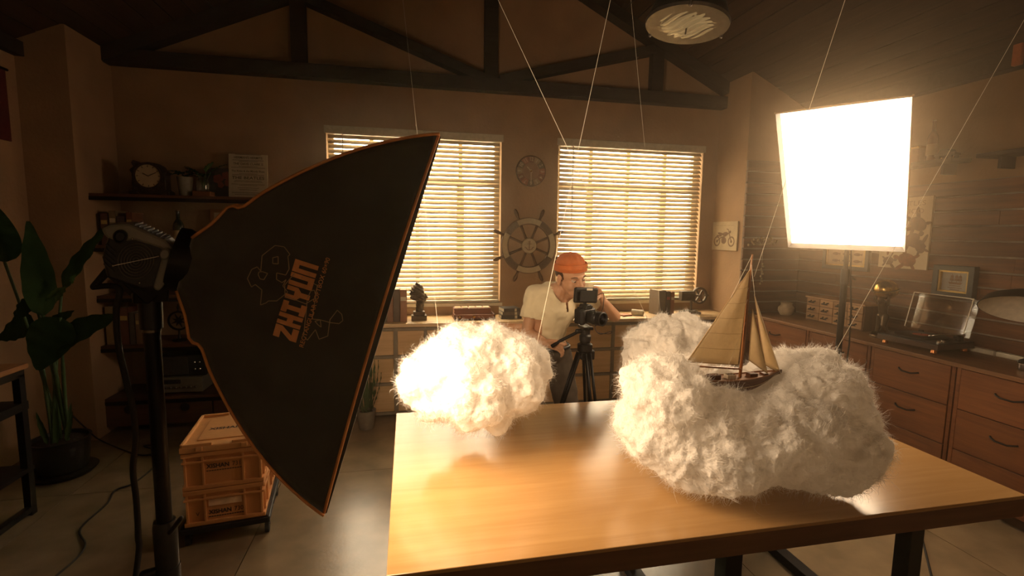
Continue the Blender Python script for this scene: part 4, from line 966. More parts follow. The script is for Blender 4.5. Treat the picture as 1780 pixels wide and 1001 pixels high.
# ------------------------------------------------------------------ small builders
def book(label, x, y, z, w_, d, h, col, rotz=0., lie=False, group=None, band=None):
    """a closed book: spine towards the viewer when standing, lying flat when lie"""
    T = Matrix.Translation((x, y, z)) @ Matrix.Rotation(rotz, 4, 'Z')
    if lie: T = T @ Matrix.Translation((0, 0, w_/2)) @ Matrix.Rotation(math.radians(90), 4, 'Y') @ Matrix.Translation((0, 0, -h/2))
    b_ = thing('book', label, 'book', group=group, mtx=T)
    c = mat('cover_%02d%02d%02d' % tuple(int(k*99) for k in col), col, .6, var=.1); t = .003
    m = MB(T); m.box((-w_/2+t/2, 0, h/2), (t, d, h)); m.box((w_/2-t/2, 0, h/2), (t, d, h)); m.box((0, -d/2+t/2, h/2), (w_, t, h)); m.build('cover', c, b_, bevel=.001)
    MB(T).box((0, .002, h/2), (w_-2*t, d-.008, h-.008)).build('pages', paper, b_)
    if band: MB(T).box((0, -d/2-.0004, h*.72), (w_*.8, .001, h*.12)).build('spine_label', mat('spine_'+band, dict(gold=(.5, .35, .12), cream=(.6, .5, .34), red=(.35, .06, .03))[band], .5), b_)
    return b_
def bottle(label, loc, h, r, m, cat='bottle', group=None):
    b_ = thing('bottle', label, cat, loc, 0, group)
    MB().lathe([(r*.9, 0), (r, .01*h/.3), (r, h*.55), (r*.85, h*.63), (r*.35, h*.74), (r*.32, h*.93), (r*.38, h*.94), (r*.38, h*.96), (r*.3, h*.97)], 20, loc).build('glass', m, b_, smooth=True)
    MB().lathe([(r*.33, h*.96), (r*.36, h*.965), (r*.36, h), (r*.3, h)], 14, loc).build('cap', mat('bottle_cap', (.2, .1, .04), .5), b_, smooth=True)
    MB().lathe([(r*1.006, h*.15), (r*1.01, h*.15), (r*1.01, h*.42), (r*1.006, h*.42)], 20, loc).build('paper_label', paper2, b_, smooth=True)
    return b_
dark_glass = mat('dark_glass', (.02, .03, .02), .12, spec=.8); amber_glass = mat('amber_glass', (.16, .055, .02), .15, spec=.8)
leaf_m = translucent('leaf_green', (.030, .060, .022), .22, .25, 25, .15)
leaf_l = translucent('leaf_bright', (.07, .13, .045), .3, .2, 25, .1)
stem_m = mat('stem_green', (.065, .125, .045), .5, var=.2)
soil = mat('soil', (.03, .02, .013), .95, bump=.5)
def leaf(mb, base, tip, wid, nrm, fold=.25, droop=.05, n=12, m=6, tipk=.75):
    base, tip = Vector(base), Vector(tip); d = tip-base; l = d.length; d.normalize(); nrm = Vector(nrm); s = d.cross(nrm).normalized(); nn = s.cross(d)
    def f(u, v):
        w_ = wid/2*(math.sin(math.pi*min(1, v**tipk*.97+.015)))**.8; a = u*2-1
        return base+d*l*v+s*a*w_+nn*(fold*abs(a)*w_-droop*v*v)+nn*.006*math.sin(v*26+a*2)*abs(a)
    mb.grid(f, m, n)
# ------------------------------------------------------------------ metal shelf on the left
SX0, SX1, SY0, SY1 = -2.385, -1.115, 4.28, 4.68
shelf_w = wood('shelf_wood', (.13, .055, .025), (.075, .032, .015), 0, .5, 1., .1)
sh_ = thing('shelf_unit', 'tall shelf unit of brown boards in a dark metal frame left of the windows', 'shelf', ((SX0+SX1)/2, 4.48, 0))
SZ = (1.855, 1.47, 1.085, .695, .275)
for z in SZ: MB().mm((SX0+.02, SY0+.004, z-.022), (SX1-.02, SY1, z)).build('shelf_board', shelf_w, sh_)
for z in SZ: MB().mm((SX0+.02, SY0, z-.05), (SX1-.02, SY0+.02, z-.022)).build('rail', black_metal, sh_)
for x in (SX0, SX1-.035):
    for y in (SY0, SY1-.035): MB().mm((x, y, 0), (x+.035, y+.035, 1.86)).build('post', black_metal, sh_)
    MB().mm((x, SY0, 1.82), (x+.03, SY1, 1.855)).build('side_rail', black_metal, sh_)
for k in range(3):
    xa = SX0+.04+k*.395; d = MB().mm((xa+.006, SY0+.004, .05), (xa+.389, SY1-.02, .22)).build('drawer', shelf_w, sh_, bevel=.003)
    MB().lathe([(.03, 0), (.034, .006), (.02, .010)], 16, (xa+.197, SY0+.003, .185), Matrix.Rotation(math.radians(90), 3, 'X')).build('finger_pull', black_metal, d, smooth=True)
zt = SZ[0]
# mantel clock
mx, my = -1.945, 4.46; mc = thing('mantel_clock', 'dark carved mantel clock with a round face on the top shelf', 'clock', (mx, my, zt))
cm_ = mat('dark_carved', (.035, .02, .012), .5, var=.3, bump=.6, bscale=70)
TM = axes((mx, my-.05, zt), (1, 0, 0), (0, 0, 1), (0, -1, 0))
MB(TM).prism([(-.14, 0), (.14, 0), (.14, .03), (.115, .045), (.115, .16), (.125, .18), (.10, .195), (.085, .225), (.05, .245), (0, .252), (-.05, .245), (-.075, .235), (-.10, .265), (-.115, .245), (-.10, .215), (-.13, .19), (-.115, .16), (-.115, .045), (-.14, .03)], -.05, .045).build('case', cm_, mc, bevel=.006)
MB(TM).prism(ring2d(0, .145, .086, .102, n=36), .043, .056).build('bezel', cm_, mc)
MB(TM).prism(disc2d(0, .145, .088, n=36), .043, .050).build('dial', paper2, mc)
hd = MB(TM)
for an in range(12): a = math.radians(an*30); stroke(hd, [(.07*math.cos(a), .145+.07*math.sin(a)), (.08*math.cos(a), .145+.08*math.sin(a))], .005, .050, .0512)
hd.build('hour_marks', ink, mc)
hd = MB(TM); stroke(hd, [(0, .145), (-.035, .165)], .006, .051, .0525); hd.build('hour_hand', ink, mc)
hd = MB(TM); stroke(hd, [(0, .145), (.055, .172)], .005, .051, .0525); hd.build('minute_hand', ink, mc)
# two small potted plants on the top shelf
pp = thing('potted_plant', 'leafy plant in a pale tapered pot on the top shelf beside the mantel clock', 'plant', (-1.735, 4.47, zt))
MB().lathe([(.040, 0), (.042, .005), (.056, .15), (.058, .155), (.052, .155), (.048, .13)], 22, (-1.735, 4.47, zt)).build('pot', mat('pale_pot', (.28, .25, .19), .6), pp, smooth=True)
for k in range(9):
    a = k*2.4; r = .10+.03*(k % 3); b0 = Vector((-1.735, 4.47, zt+.14)); m = MB()
    leaf(m, b0+Vector((.02*math.cos(a), .02*math.sin(a), .03+.01*(k % 3))), b0+Vector((r*math.cos(a), r*math.sin(a), .045+.03*(k % 2))), .05, (0, 0, 1), .2, .03); m.build('leaf', leaf_l, pp, smooth='all')
pp = thing('potted_plant', 'cuttings in a glass jar with a wooden block base on the top shelf', 'plant', (-1.60, 4.46, zt))
MB().mm((-1.665, 4.41, zt), (-1.535, 4.51, zt+.045)).build('base_block', wood('block_wood', (.30, .12, .05), (.2, .08, .03), 0), pp, bevel=.004)
MB().lathe([(.028, .045), (.045, .05), (.05, .09), (.045, .13), (.03, .15), (.032, .155)], 20, (-1.60, 4.46, zt)).build('jar', acrylic, pp, smooth=True)
for k in range(7):
    a = k*2.4+.6; b0 = Vector((-1.60, 4.46, zt+.15)); m = MB(); r = .07+.045*(k % 3); tip = b0+Vector((r*math.cos(a), r*.8*math.sin(a), .06+.04*(k % 3)))
    leaf(m, b0.lerp(tip, .35), tip, .055, (0, -.2, 1), .2, .03); m.build('leaf', leaf_l, pp, smooth='all'); MB().cyl(b0-Vector((0, 0, .08)), b0.lerp(tip, .36), .002, n=6).build('stem', stem_m, pp)
# red flower picture and concert bill, both leaning on the wall
def panel_thing(name, label, cat, T, w_, h_, t, m, group=None):
    o = thing(name, label, cat, mtx=T, group=group)
    MB(T).box((0, h_/2, -t/2), (w_, h_, t)).build('board', m, o, bevel=.0015)
    return o
def leanT(x, y, z, lean=8, rz=0): return axes((x, y, z), (1, 0, 0), (0, math.sin(math.radians(lean)), math.cos(math.radians(lean))), (0, -math.cos(math.radians(lean)), math.sin(math.radians(lean)))) @ Matrix.Rotation(rz, 4, 'Y')
T = leanT(-1.50, 4.56, zt+.002, 8); o = panel_thing('picture', 'dark canvas picture with red flowers on the top shelf', 'picture', T, .24, .25, .018, mat('dark_canvas', (.03, .022, .016), .8))
m = MB(T)
for x_, y_, r in ((-.03, .16, .035), (.03, .19, .03), (.05, .13, .03), (-.01, .11, .022)):
    for k in range(5): m.prism(disc2d(x_+.6*r*math.cos(k*1.257), y_+.6*r*math.sin(k*1.257), r*.55, n=10), 0, .0006)
m.build('flower_print', mat('flower_red', (.20, .035, .018), .8), o)
T = leanT(-1.30, 4.56, zt+.002, 7); o = panel_thing('concert_bill', 'cream printed concert bill standing on the top shelf', 'poster', T, .30, .375, .008, paper)
m = MB(T); px, py = Vector((1, 0, 0)), Vector((0, 1, 0))
for s_, z_, sz, sx in (("HERMAN'S HERMITS", .345, .026, .95), ('THE DAVE CLARK 5', .292, .026, 1.0), ('The Kinks & the Moody Blues', .232, .021, 1.0), ('THE BEATLES', .175, .034, 1.25)): text(m, s_, sz, (0, z_, 0), px, py, sx=sx, bold=.015)
for z_ in (.37, .322, .312, .27, .26, .208, .198, .15, .14, .12, .11, .09, .075, .05, .035):
    w_ = .10+.03*math.sin(z_*900); m.prism([(-w_, z_), (w_, z_), (w_, z_+.003), (-w_, z_+.003)], 0, .0004)
m.build('print', ink, o)
# second shelf
bottle('dark green bottle on the second shelf behind the lamp head', (-1.80, 4.47, SZ[1]), .28, .04, dark_glass)
T = leanT(-1.50, 4.60, SZ[1]+.002, 6); o = panel_thing('framed_picture', 'small orange wooden picture frame on the second shelf', 'picture frame', T, .24, .30, .016, wood('orange_frame', (.28, .13, .05), (.2, .09, .035), 0)); MB(T).box((0, .15, .001), (.18, .24, .002)).build('picture', paper2, o)
for k, (w_, h_, c) in enumerate(((.05, .24, (.10, .04, .03)), (.045, .26, (.22, .16, .09)), (.05, .22, (.07, .05, .05)), (.04, .25, (.16, .06, .03)))):
    book('%s book standing at the left end of the second shelf' % ('dark red', 'tan', 'slate', 'rust')[k], -2.25+.056*k, 4.42, SZ[1], w_, .17, h_, c, group='books on the second shelf', band='cream' if k == 1 else 'gold')
# third shelf: small card and box
T = leanT(-1.80, 4.42, SZ[2]+.002, 10); o = panel_thing('price_card', 'small pale card standing on the third shelf', 'card', T, .05, .10, .004, paper); m = MB(T)
for z_ in (.03, .045, .06, .075): m.prism([(-.017, z_), (.017, z_), (.017, z_+.004), (-.017, z_+.004)], 0, .0004)
m.build('print', ink, o)
bx = thing('trinket_box', 'dark lidded wooden box on the third shelf', 'box', (-2.05, 4.47, SZ[2])); MB().mm((-2.17, 4.38, SZ[2]), (-1.93, 4.56, SZ[2]+.10)).build('body', shelf_w, bx, bevel=.004); MB().mm((-2.18, 4.37, SZ[2]+.10), (-1.92, 4.57, SZ[2]+.13)).build('lid', carcass_m, bx, bevel=.004); MB().ell((-2.05, 4.368, SZ[2]+.10), (.012, .005, .015)).build('clasp', brass, bx, smooth='all')
# fourth shelf: books and a compass ornament
xk = -2.29
for k, (w_, h_, c, n_) in enumerate(((.055, .30, (.30, .20, .11), 'thick tan'), (.035, .26, (.05, .035, .03), 'thin black'), (.06, .29, (.14, .05, .03), 'wide red-brown'), (.04, .25, (.10, .08, .06), 'grey-brown'), (.045, .24, (.20, .12, .07), 'worn brown'), (.03, .20, (.34, .27, .17), 'narrow cream'))):
    book('%s book in the row on the fourth shelf behind the plant' % n_, xk+w_/2, 4.42, SZ[3], w_, .18, h_, c, group='books on the fourth shelf', band=('gold', 'cream', 'gold', None, 'gold', 'red')[k]); xk += w_+.003
cpx, cpz = -1.82, SZ[3]; co = thing('compass_ornament', 'dark metal compass star ornament on a foot on the fourth shelf', 'ornament', (cpx, 4.42, cpz)); TC = axes((cpx, 4.42, cpz+.165), (1, 0, 0), (0, 0, 1), (0, -1, 0))
MB(TC).prism(ring2d(0, 0, .066, .08, n=32), -.006, .006).build('ring', black_metal, co)
m = MB(TC)
for k in range(8):
    a = k*math.pi/4+.4; r = .066 if k % 2 == 0 else .05; m.prism([(r*math.cos(a), r*math.sin(a)), (.018*math.cos(a+.5), .018*math.sin(a+.5)), (0, 0), (.018*math.cos(a-.5), .018*math.sin(a-.5))], -.004, .004)
m.build('star', black_metal, co); MB(TC).lathe([(.008, .078), (.004, .095), (.010, .105), (.002, .14)], 10, (0, 0, 0), Matrix.Rotation(math.radians(-90), 3, 'X')).build('finial', black_metal, co, smooth=True)
MB().lathe([(.05, 0), (.052, .012), (.015, .02), (.008, .05), (.008, .088)], 20, (cpx, 4.42, cpz)).build('foot', black_metal, co, smooth=True)
# fifth shelf: a dark radio on top of a pale receiver
rc = thing('receiver', 'pale grey hi-fi receiver on the lowest shelf', 'receiver', (-1.83, 4.45, SZ[4])); MB().mm((-2.03, 4.34, SZ[4]+.012), (-1.64, 4.62, SZ[4]+.135)).build('case', mat('pale_grey', (.20, .18, .14), .5, .2), rc, bevel=.003)
for k in range(9): MB().lathe([(.008, 0), (.008, .012), (.006, .014)], 12, (-1.98+k*.036, 4.34, SZ[4]+.055), Matrix.Rotation(math.radians(90), 3, 'X')).build('button', steel_dark, rc, smooth=True)
MB().mm((-2.0, 4.337, SZ[4]+.085), (-1.80, 4.341, SZ[4]+.118)).build('display', lensglass, rc)
for x_ in (-2.0, -1.67): MB().mm((x_-.015, 4.36, SZ[4]), (x_+.015, 4.6, SZ[4]+.012)).build('foot', black_rubber, rc)
zr = SZ[4]+.135; rd = thing('radio', 'dark radio with small knobs standing on the pale receiver', 'radio', (-1.80, 4.45, zr)); MB().mm((-1.97, 4.37, zr), (-1.62, 4.55, zr+.18)).build('case', black_plastic, rd, bevel=.010); MB().mm((-1.95, 4.366, zr+.02), (-1.75, 4.371, zr+.16)).build('speaker_cloth', mat('speaker_cloth', (.05, .045, .035), .9, bump=.4, bscale=300), rd)
for k in range(4): MB().lathe([(.010, 0), (.010, .012), (.007, .015)], 12, (-1.70+.035*(k % 2), 4.37, zr+.06+.055*(k//2)), Matrix.Rotation(math.radians(90), 3, 'X')).build('knob', steel, rd, smooth=True)
# ------------------------------------------------------------------ big plant, left bench, wall banner
pl = thing('strelitzia_plant', 'tall large-leaved plant in a black pot in the dark left corner', 'plant', (-2.22, 3.62, 0))
PB = Vector((-2.22, 3.62, 0))
MB().lathe([(.12, .03), (.135, .045), (.15, .19), (.155, .235), (.16, .24), (.145, .24), (.14, .215)], 28, PB).build('pot', mat('black_glaze', (.012, .010, .009), .3), pl, smooth=True)
MB().lathe([(.10, 0), (.16, .0), (.185, .026), (.175, .03), (.12, .03)], 28, PB).build('saucer', mat('black_glaze', (.012, .010, .009), .3), pl, smooth=True)
MB().lathe([(.001, .212), (.141, .212), (.141, .218), (.001, .222)], 24, PB).build('soil', soil, pl, smooth=True)
LV_ = [((75, 548), (53, 385), .165, (.75, -.6, .1)), ((8, 455), (-4, 362), .17, (.6, -.8, .1)), ((108, 500), (180, 388), .14, (-.3, -.8, .5)), ((105, 552), (62, 645), .24, (.3, -.9, .45)), ((92, 598), (200, 545), .22, (0, -.7, .75)), ((60, 560), (-10, 585), .22, (-.3, -.7, .6)), ((60, 520), (15, 560), .12, (-.2, -.8, .5)), ((85, 570), (120, 540), .09, (.2, -.8, .5))]
for k, (b0, t0, wd_, nr) in enumerate(LV_):
    Y_ = 3.52+.06*(k % 3); b0, t0 = at(*b0, Y=Y_), at(*t0, Y=Y_-.05); t0.x = max(t0.x, XL+.02); b0.x = max(b0.x, XL+.03); m = MB(); leaf(m, b0, t0, wd_, nr, .12, .03, 18, 8, .62); m.build('leaf', leaf_m, pl, smooth='all')
    r0 = PB+Vector((.04*math.cos(k*2.1), .04*math.sin(k*2.1), .22)); mid = r0.lerp(b0, .5)+Vector((0, .0, .08))
    MB().tube(spline([r0, mid, b0]), [.011]*7+[.008]*6, 8).build('stem', stem_m, pl, smooth='all')
for k in range(6):
    a = k*1.05; r0 = PB+Vector((.05*math.cos(a), .05*math.sin(a)-.03, .225)); m = MB(); leaf(m, r0, r0+Vector((.05*math.cos(a), .04*math.sin(a), .20+.03*(k % 3))), .03, (.3, -.9, .1), .5, 0, 8, 4); m.build('young_leaf', leaf_l, pl, smooth='all')
for p0, p1, p2 in (((110, 500), (88, 505), (75, 520)), ((115, 498), (98, 508), (92, 525)), ((125, 492), (118, 486), (126, 478))):
    m = MB(); leaf(m, at(*p0, Y=3.5), at(*p2, Y=3.46), .04, (0, -.8, .5), .3, .02, 8, 4); m.build('small_leaf', leaf_l, pl, smooth='all')
bn_ = thing('side_bench', 'wood topped bench on a black metal frame at the left edge', 'bench', (-2.34, 2.5, 0)); bw = wood('bench_wood', (.42, .20, .08), (.28, .12, .045), 1, .4)
MB().mm((-2.60, 1.7, .825), (-2.055, 3.155, .853)).build('top', bw, bn_, bevel=.003)
for x_ in (-2.585, -2.095):
    for y_ in (1.75, 3.11): MB().mm((x_, y_-.02, 0), (x_+.035, y_+.02, .80)).build('leg', black_metal, bn_)
    MB().mm((x_, 1.73, .785), (x_+.035, 3.13, .825)).build('top_rail', black_metal, bn_); MB().mm((x_, 1.77, .02), (x_+.035, 3.09, .05)).build('floor_rail', black_metal, bn_)
MB().mm((-2.585, 1.77, .60), (-2.06, 3.14, .645)).build('shelf', black_metal, bn_); MB().mm((-2.585, 1.77, .25), (-2.06, 3.14, .275)).build('shelf', black_metal, bn_)
bo = thing('wall_banner', 'dark red banner hanging on the left wall at the edge of the picture', 'banner', (XL, 3.6, 2.17)); MB().mm((XL+.002, 3.2, 2.17), (XL+.012, 4.05, 2.63)).build('cloth', mat('banner_red', (.10, .012, .010), .85), bo); MB().cyl((XL+.01, 3.17, 2.64), (XL+.01, 4.07, 2.64), .009, n=10).build('rod', black_metal, bo)
# ------------------------------------------------------------------ crates on a dolly
CXT = Matrix.Translation((-.955, 2.86, 0)) @ Matrix.Rotation(math.radians(7.5), 4, 'Z')
crate_m = mat('crate_tan', (.60, .27, .09), .55, var=.06, scale=8); crate_top = mat('crate_lid_tan', (.66, .32, .11), .55, var=.05); label_m = mat('crate_label', (.85, .58, .36), .7)
dl = thing('dolly', 'black wheeled dolly under the stacked tan crates', 'dolly', mtx=CXT); Dw, Dd = .37, .44
m = MB(CXT); 
for x_ in (-Dw/2-.015, Dw/2-.005): m.box((x_+.01, 0, .088), (.03, Dd+.03, .03))
for y_ in (-Dd/2, 0, Dd/2): m.box((0, y_, .088), (Dw+.03, .035, .03))
m.build('deck', black_plastic, dl, bevel=.004)
for x_ in (-Dw/2+.01, Dw/2+.002):
    for y_ in (-Dd/2+.03, Dd/2-.03):
        m = MB(CXT); m.cyl((x_-.010, y_, .034), (x_+.010, y_, .034), .034, n=20); w_ = m.build('caster', black_rubber, dl, smooth=True)
        MB(CXT).box((x_, y_, .068), (.028, .03, .012)).build('fork', steel_dark, w_); MB(CXT).cyl((x_-.014, y_, .034), (x_+.014, y_, .034), .010, n=12).build('hub', steel, w_, smooth=True)
def crate(label, z0, h, word, num, tzk):
    c = thing('storage_crate', label, 'crate', mtx=CXT @ Matrix.Translation((0, 0, z0)), group='stacked tan crates'); T = CXT @ Matrix.Translation((0, 0, z0)); wx, wy = .345, .42
    MB(T).box((0, 0, h/2), (wx, wy, h)).build('body', crate_m, c, bevel=.006)
    for zr, hh in ((h-.012, .024), (h-.050, .012), (.012, .022)): MB(T).box((0, 0, zr), (wx+.022, wy+.022, hh)).build('rim', crate_m, c, bevel=.003)
    for x_ in (-wx/2+.004, -wx*.26, wx*.26, wx/2-.004):
        for s_ in (-1, 1): MB(T).box((x_, s_*(wy/2+.004), h/2), (.009, .012, h-.03)).build('rib', crate_m, c)
    for y_ in (-wy*.42, -wy*.2, wy*.2, wy*.42):
        for s_ in (-1, 1): MB(T).box((s_*(wx/2+.004), y_, h/2), (.012, .009, h-.03)).build('rib', crate_m, c)
    F = T @ axes((0, -wy/2-.0005, 0), (1, 0, 0), (0, 0, 1), (0, -1, 0)); m = MB(F); text(m, word, .031, (-.024, h*tzk, 0), (1, 0, 0), (0, 1, 0), sx=.92, bold=.03); text(m, num, .033, (.060, h*tzk+.001, 0), (1, 0, 0), (0, 1, 0), sx=.85)
    for k in range(14): m.prism([(-.077+k*.0115, h*tzk-.025), (-.077+k*.0115+.009, h*tzk-.025), (-.077+k*.0115+.009, h*tzk-.020), (-.077+k*.0115, h*tzk-.020)], 0, .0004)
    m.build('lettering', ink, c); return c, T, F
c2, T2, F2 = crate('lower tan storage crate marked 730 with a pale label', .103, .190, 'XISHAN', '730', .32); MB(F2).box((0, .112, .001), (.15, .034, .0015)).build('paper_label', label_m, c2); m = MB(F2); text(m, 'V', .028, (-.125, .06, .001), (1, 0, 0), (0, 1, 0)); m.build('stamp', ink, c2)
c1, T1, F1 = crate('upper tan storage crate marked 731', .295, .195, 'XISHAN', '731', .58)
ld = thing('crate_lid', 'tan lid with raised edges closing the upper crate', 'lid', mtx=T1 @ Matrix.Translation((0, 0, .197))); TL = T1 @ Matrix.Translation((0, 0, .197))
MB(TL).box((0, 0, .016), (.375, .45, .032)).build('panel', crate_top, ld, bevel=.005)
m = MB(TL)
for x_ in (-.178, .178): m.box((x_, 0, .038), (.014, .43, .014))
for y_ in (-.215, .215): m.box((-.11, y_, .038), (.13, .014, .014)); m.box((.11, y_, .038), (.13, .014, .014))
m.box((0, 0, .034), (.25, .30, .006)); m.build('raised_edge', crate_top, ld, bevel=.002)
m = MB(TL); text(m, 'XISHAN', .044, (-.02, -.01, .0375), (1, 0, 0), (0, 1, 0), sx=1., bold=.03); text(m, '705', .044, (.088, -.01, .0375), (1, 0, 0), (0, 1, 0), sx=.85); m.build('lettering', ink, ld)
for x_ in (-.1, .1): MB(TL).box((x_, -.226, .02), (.03, .012, .022)).build('latch', crate_top, ld, bevel=.003)
# ------------------------------------------------------------------ cables on the left
cab = lm @ Vector((-.176, -.112, 0))
pts = [cab]+[at(x_, y_, Y=1.27) for x_, y_ in ((206, 500), (202, 540), (206, 600), (218, 655), (231, 710), (236, 765), (231, 815), (237, 870), (240, 930), (236, 1001))]+[(-.72, 1.2, .25), (-.75, 1.15, .008), (-.95, .9, .008)]
tag(MB().tube(spline(pts), .0065, 8).build('power_cable', black_rubber, smooth='all'), 'thick black cable hanging from the lamp head beside the left stand', 'cable')
gp = [at(108, 705, Y=3.95), at(150, 745, Y=4.0), at(175, 765, Z=.01), at(240, 790, Z=.008), at(275, 785, Z=.008), at(250, 775, Z=.016), at(285, 775, Z=.016), at(262, 790, Z=.02), at(278, 800, Z=.01), at(235, 838, Z=.008), at(200, 852, Z=.008), at(186, 875, Z=.008), at(140, 918, Z=.008), at(148, 945, Z=.008), at(135, 968, Z=.008), at(95, 1003, Z=.008), at(40, 1050, Z=.008)]
tag(MB().tube(spline(gp), .005, 7).build('floor_cable', black_rubber, smooth='all'), 'thin black cable winding over the floor past the crates', 'cable')
# small plant behind the softbox
sp = thing('potted_grass', 'small grassy plant in a grey pot on the floor by the pine drawers', 'plant', (-.34, 4.05, 0)); MB().lathe([(.055, 0), (.06, .005), (.075, .15), (.078, .155), (.068, .155), (.065, .13)], 22, (-.34, 4.05, 0)).build('pot', mat('grey_pot', (.26, .23, .18), .7), sp, smooth=True); MB().lathe([(.001, .13), (.066, .13), (.001, .135)], 18, (-.34, 4.05, 0)).build('soil', soil, sp)
for k in range(26):
    a = k*2.4; r = .05+.14*((k*7) % 10)/10; h_ = .30+.25*((k*3) % 7)/7; b0 = Vector((-.34+.03*math.cos(a), 4.05+.03*math.sin(a), .13)); e = b0+Vector((r*math.cos(a), r*math.sin(a), h_)); m = MB(); leaf(m, b0, e, .014, (math.cos(a), math.sin(a), .3), .3, .06, 8, 2); m.build('blade', leaf_l, sp, smooth='all')
# ------------------------------------------------------------------ on the back wall
kx, kz = 1.165, 2.195; yw_ = YB-.004
TW = axes((kx, yw_, kz), (1, 0, 0), (0, 0, 1), (0, -1, 0))
wc = thing('wall_clock', 'round wall clock with coloured numeral panels between the windows', 'clock', mtx=TW)
MB(TW).prism(disc2d(0, 0, .146, n=48), 0, .018).build('case', mat('clock_case', (.11, .075, .045), .6), wc, bevel=.003)
cols = [(.22, .10, .06), (.30, .21, .12), (.16, .12, .08), (.33, .14, .08)]
for k in range(12):
    a0 = 90-30*k-15
    MB(TW).prism(ring2d(0, 0, .084, .138, a0+.8, a0+29.2, 8), .018, .0205).build('numeral_panel', mat('clock_panel_%d' % (k % 4), cols[k % 4], .7, var=.15), wc)
    m = MB(TW); a = math.radians(90-30*k); text(m, str(12 if k == 0 else k), .050, (.111*math.cos(a), .111*math.sin(a), .0207), (math.cos(a-math.pi/2), math.sin(a-math.pi/2), 0), (math.cos(a), math.sin(a), 0), sx=.8, bold=.03); m.build('numeral', mat('clock_numeral', (.45, .36, .24), .7), wc)
MB(TW).prism(disc2d(0, 0, .082, n=36), .018, .020).build('dial', mat('clock_dial', (.27, .16, .10), .7, var=.12, scale=25), wc)
for nm, an, l, w_ in (('hour_hand', 135, .055, .008), ('minute_hand', 270, .095, .006)):
    m = MB(TW); a = math.radians(an); stroke(m, [(-.015*math.cos(a), -.015*math.sin(a)), (l*math.cos(a), l*math.sin(a))], w_, .022, .0235); m.build(nm, mat('clock_hand', (.5, .4, .26), .5), wc)
MB(TW).prism(disc2d(0, 0, .008, n=12), .022, .026).build('hub', brass, wc)
hx_, hz_ = 1.155, 1.484; TH = axes((hx_, yw_, hz_), (1, 0, 0), (0, 0, 1), (0, -1, 0))
sw = thing('steering_wheel', 'wooden ship steering wheel with an anchor hub hanging between the windows', 'ship wheel', mtx=TH)
wd_d = wood('wheel_dark', (.20, .13, .075), (.13, .08, .045), 0, .6, 2.); wd_l = mat('wheel_cream', (.44, .35, .21), .7, var=.1)
MB(TH).prism(ring2d(0, 0, .205, .272, n=64), .006, .026).build('rim', wd_d, sw)
for k in range(4): MB(TH).prism(ring2d(0, 0, .214, .264, 90*k+62, 90*k+118, 20), .026, .034).build('rim_plate', wd_l, sw)
for k in range(4): MB(TH).prism(ring2d(0, 0, .216, .262, 90*k+19, 90*k+61, 14), .026, .031).build('rim_joint', mat('wheel_joint', (.12, .075, .045), .7, bump=.4, bscale=80), sw)
for k in range(8):
    a = math.radians(22.5+45*k); c, s_ = math.cos(a), math.sin(a)
    MB(TH).tube([(.06*c, .06*s_, .018), (.12*c, .12*s_, .018), (.21*c, .21*s_, .018)], [.013, .010, .013], 10).build('spoke', wd_d, sw, smooth='all')
    MB(TH).tube([(r*c, r*s_, .018) for r in (.27, .285, .30, .335, .365, .378)], [.014, .010, .012, .019, .015, .005], 10).build('handle', wd_d, sw, smooth='all')
hb_ = MB(TH).lathe([(.072, .0), (.076, .03), (.070, .042), (.02, .044)], 32).build('hub', wd_l, sw, smooth=True)
m = MB(TH)
stroke(m, [(0, .03), (0, -.04)], .006, .044, .0455); stroke(m, [(-.018, .018), (.018, .018)], .005, .044, .0455); m.prism(ring2d(0, .037, .005, .010, n=14), .044, .0455)
m.prism(ring2d(0, -.008, .030, .037, 200, 340, 14), .044, .0455)
for s_ in (-1, 1): stroke(m, [(s_*.030, -.018), (s_*.045, -.012)], .006, .044, .0455)
m.build('anchor_mark', sketch, hb_)
# motorcycle picture on the side of the right pier
TM = axes((3.168, 4.49, 1.605), (0, -1, 0), (0, 0, 1), (-1, 0, 0)); mp_ = thing('motorcycle_picture', 'unframed sketch of a motorcycle on the plaster pier right of the windows', 'picture', mtx=TM)
MB(TM).box((0, 0, .008), (.40, .29, .016)).build('canvas', paper2, mp_, bevel=.002)
m = MB(TM)
for x_ in (-.115, .115): m.prism(ring2d(x_, -.055, .038, .052, n=24), .016, .0168); m.prism(disc2d(x_, -.055, .014, n=12), .016, .0168)
stroke(m, [(-.115, -.055), (-.06, -.02), (.02, .0), (.075, .03), (.115, -.055)], .012, .016, .0168); stroke(m, [(.075, .03), (.06, .065), (.035, .07)], .008, .016, .0168); stroke(m, [(-.12, .0), (-.05, .005)], .02, .016, .0168)
m.prism(disc2d(.015, .02, .045, .02, rot=.1), .016, .0168); m.prism(disc2d(-.005, -.045, .04, .035), .016, .0168); m.prism(disc2d(-.06, .022, .05, .012, rot=-.15), .016, .0168); m.prism(disc2d(.09, .04, .014), .016, .0168)
m.build('drawing', sketch, mp_)
m = MB(TM); 
for k in range(5): stroke(m, [(-.14+.06*k, .105), (-.10+.06*k, .105)], .006, .016, .0166)
m.build('caption_line', mat('pale_ink', (.36, .27, .16), .8), mp_)
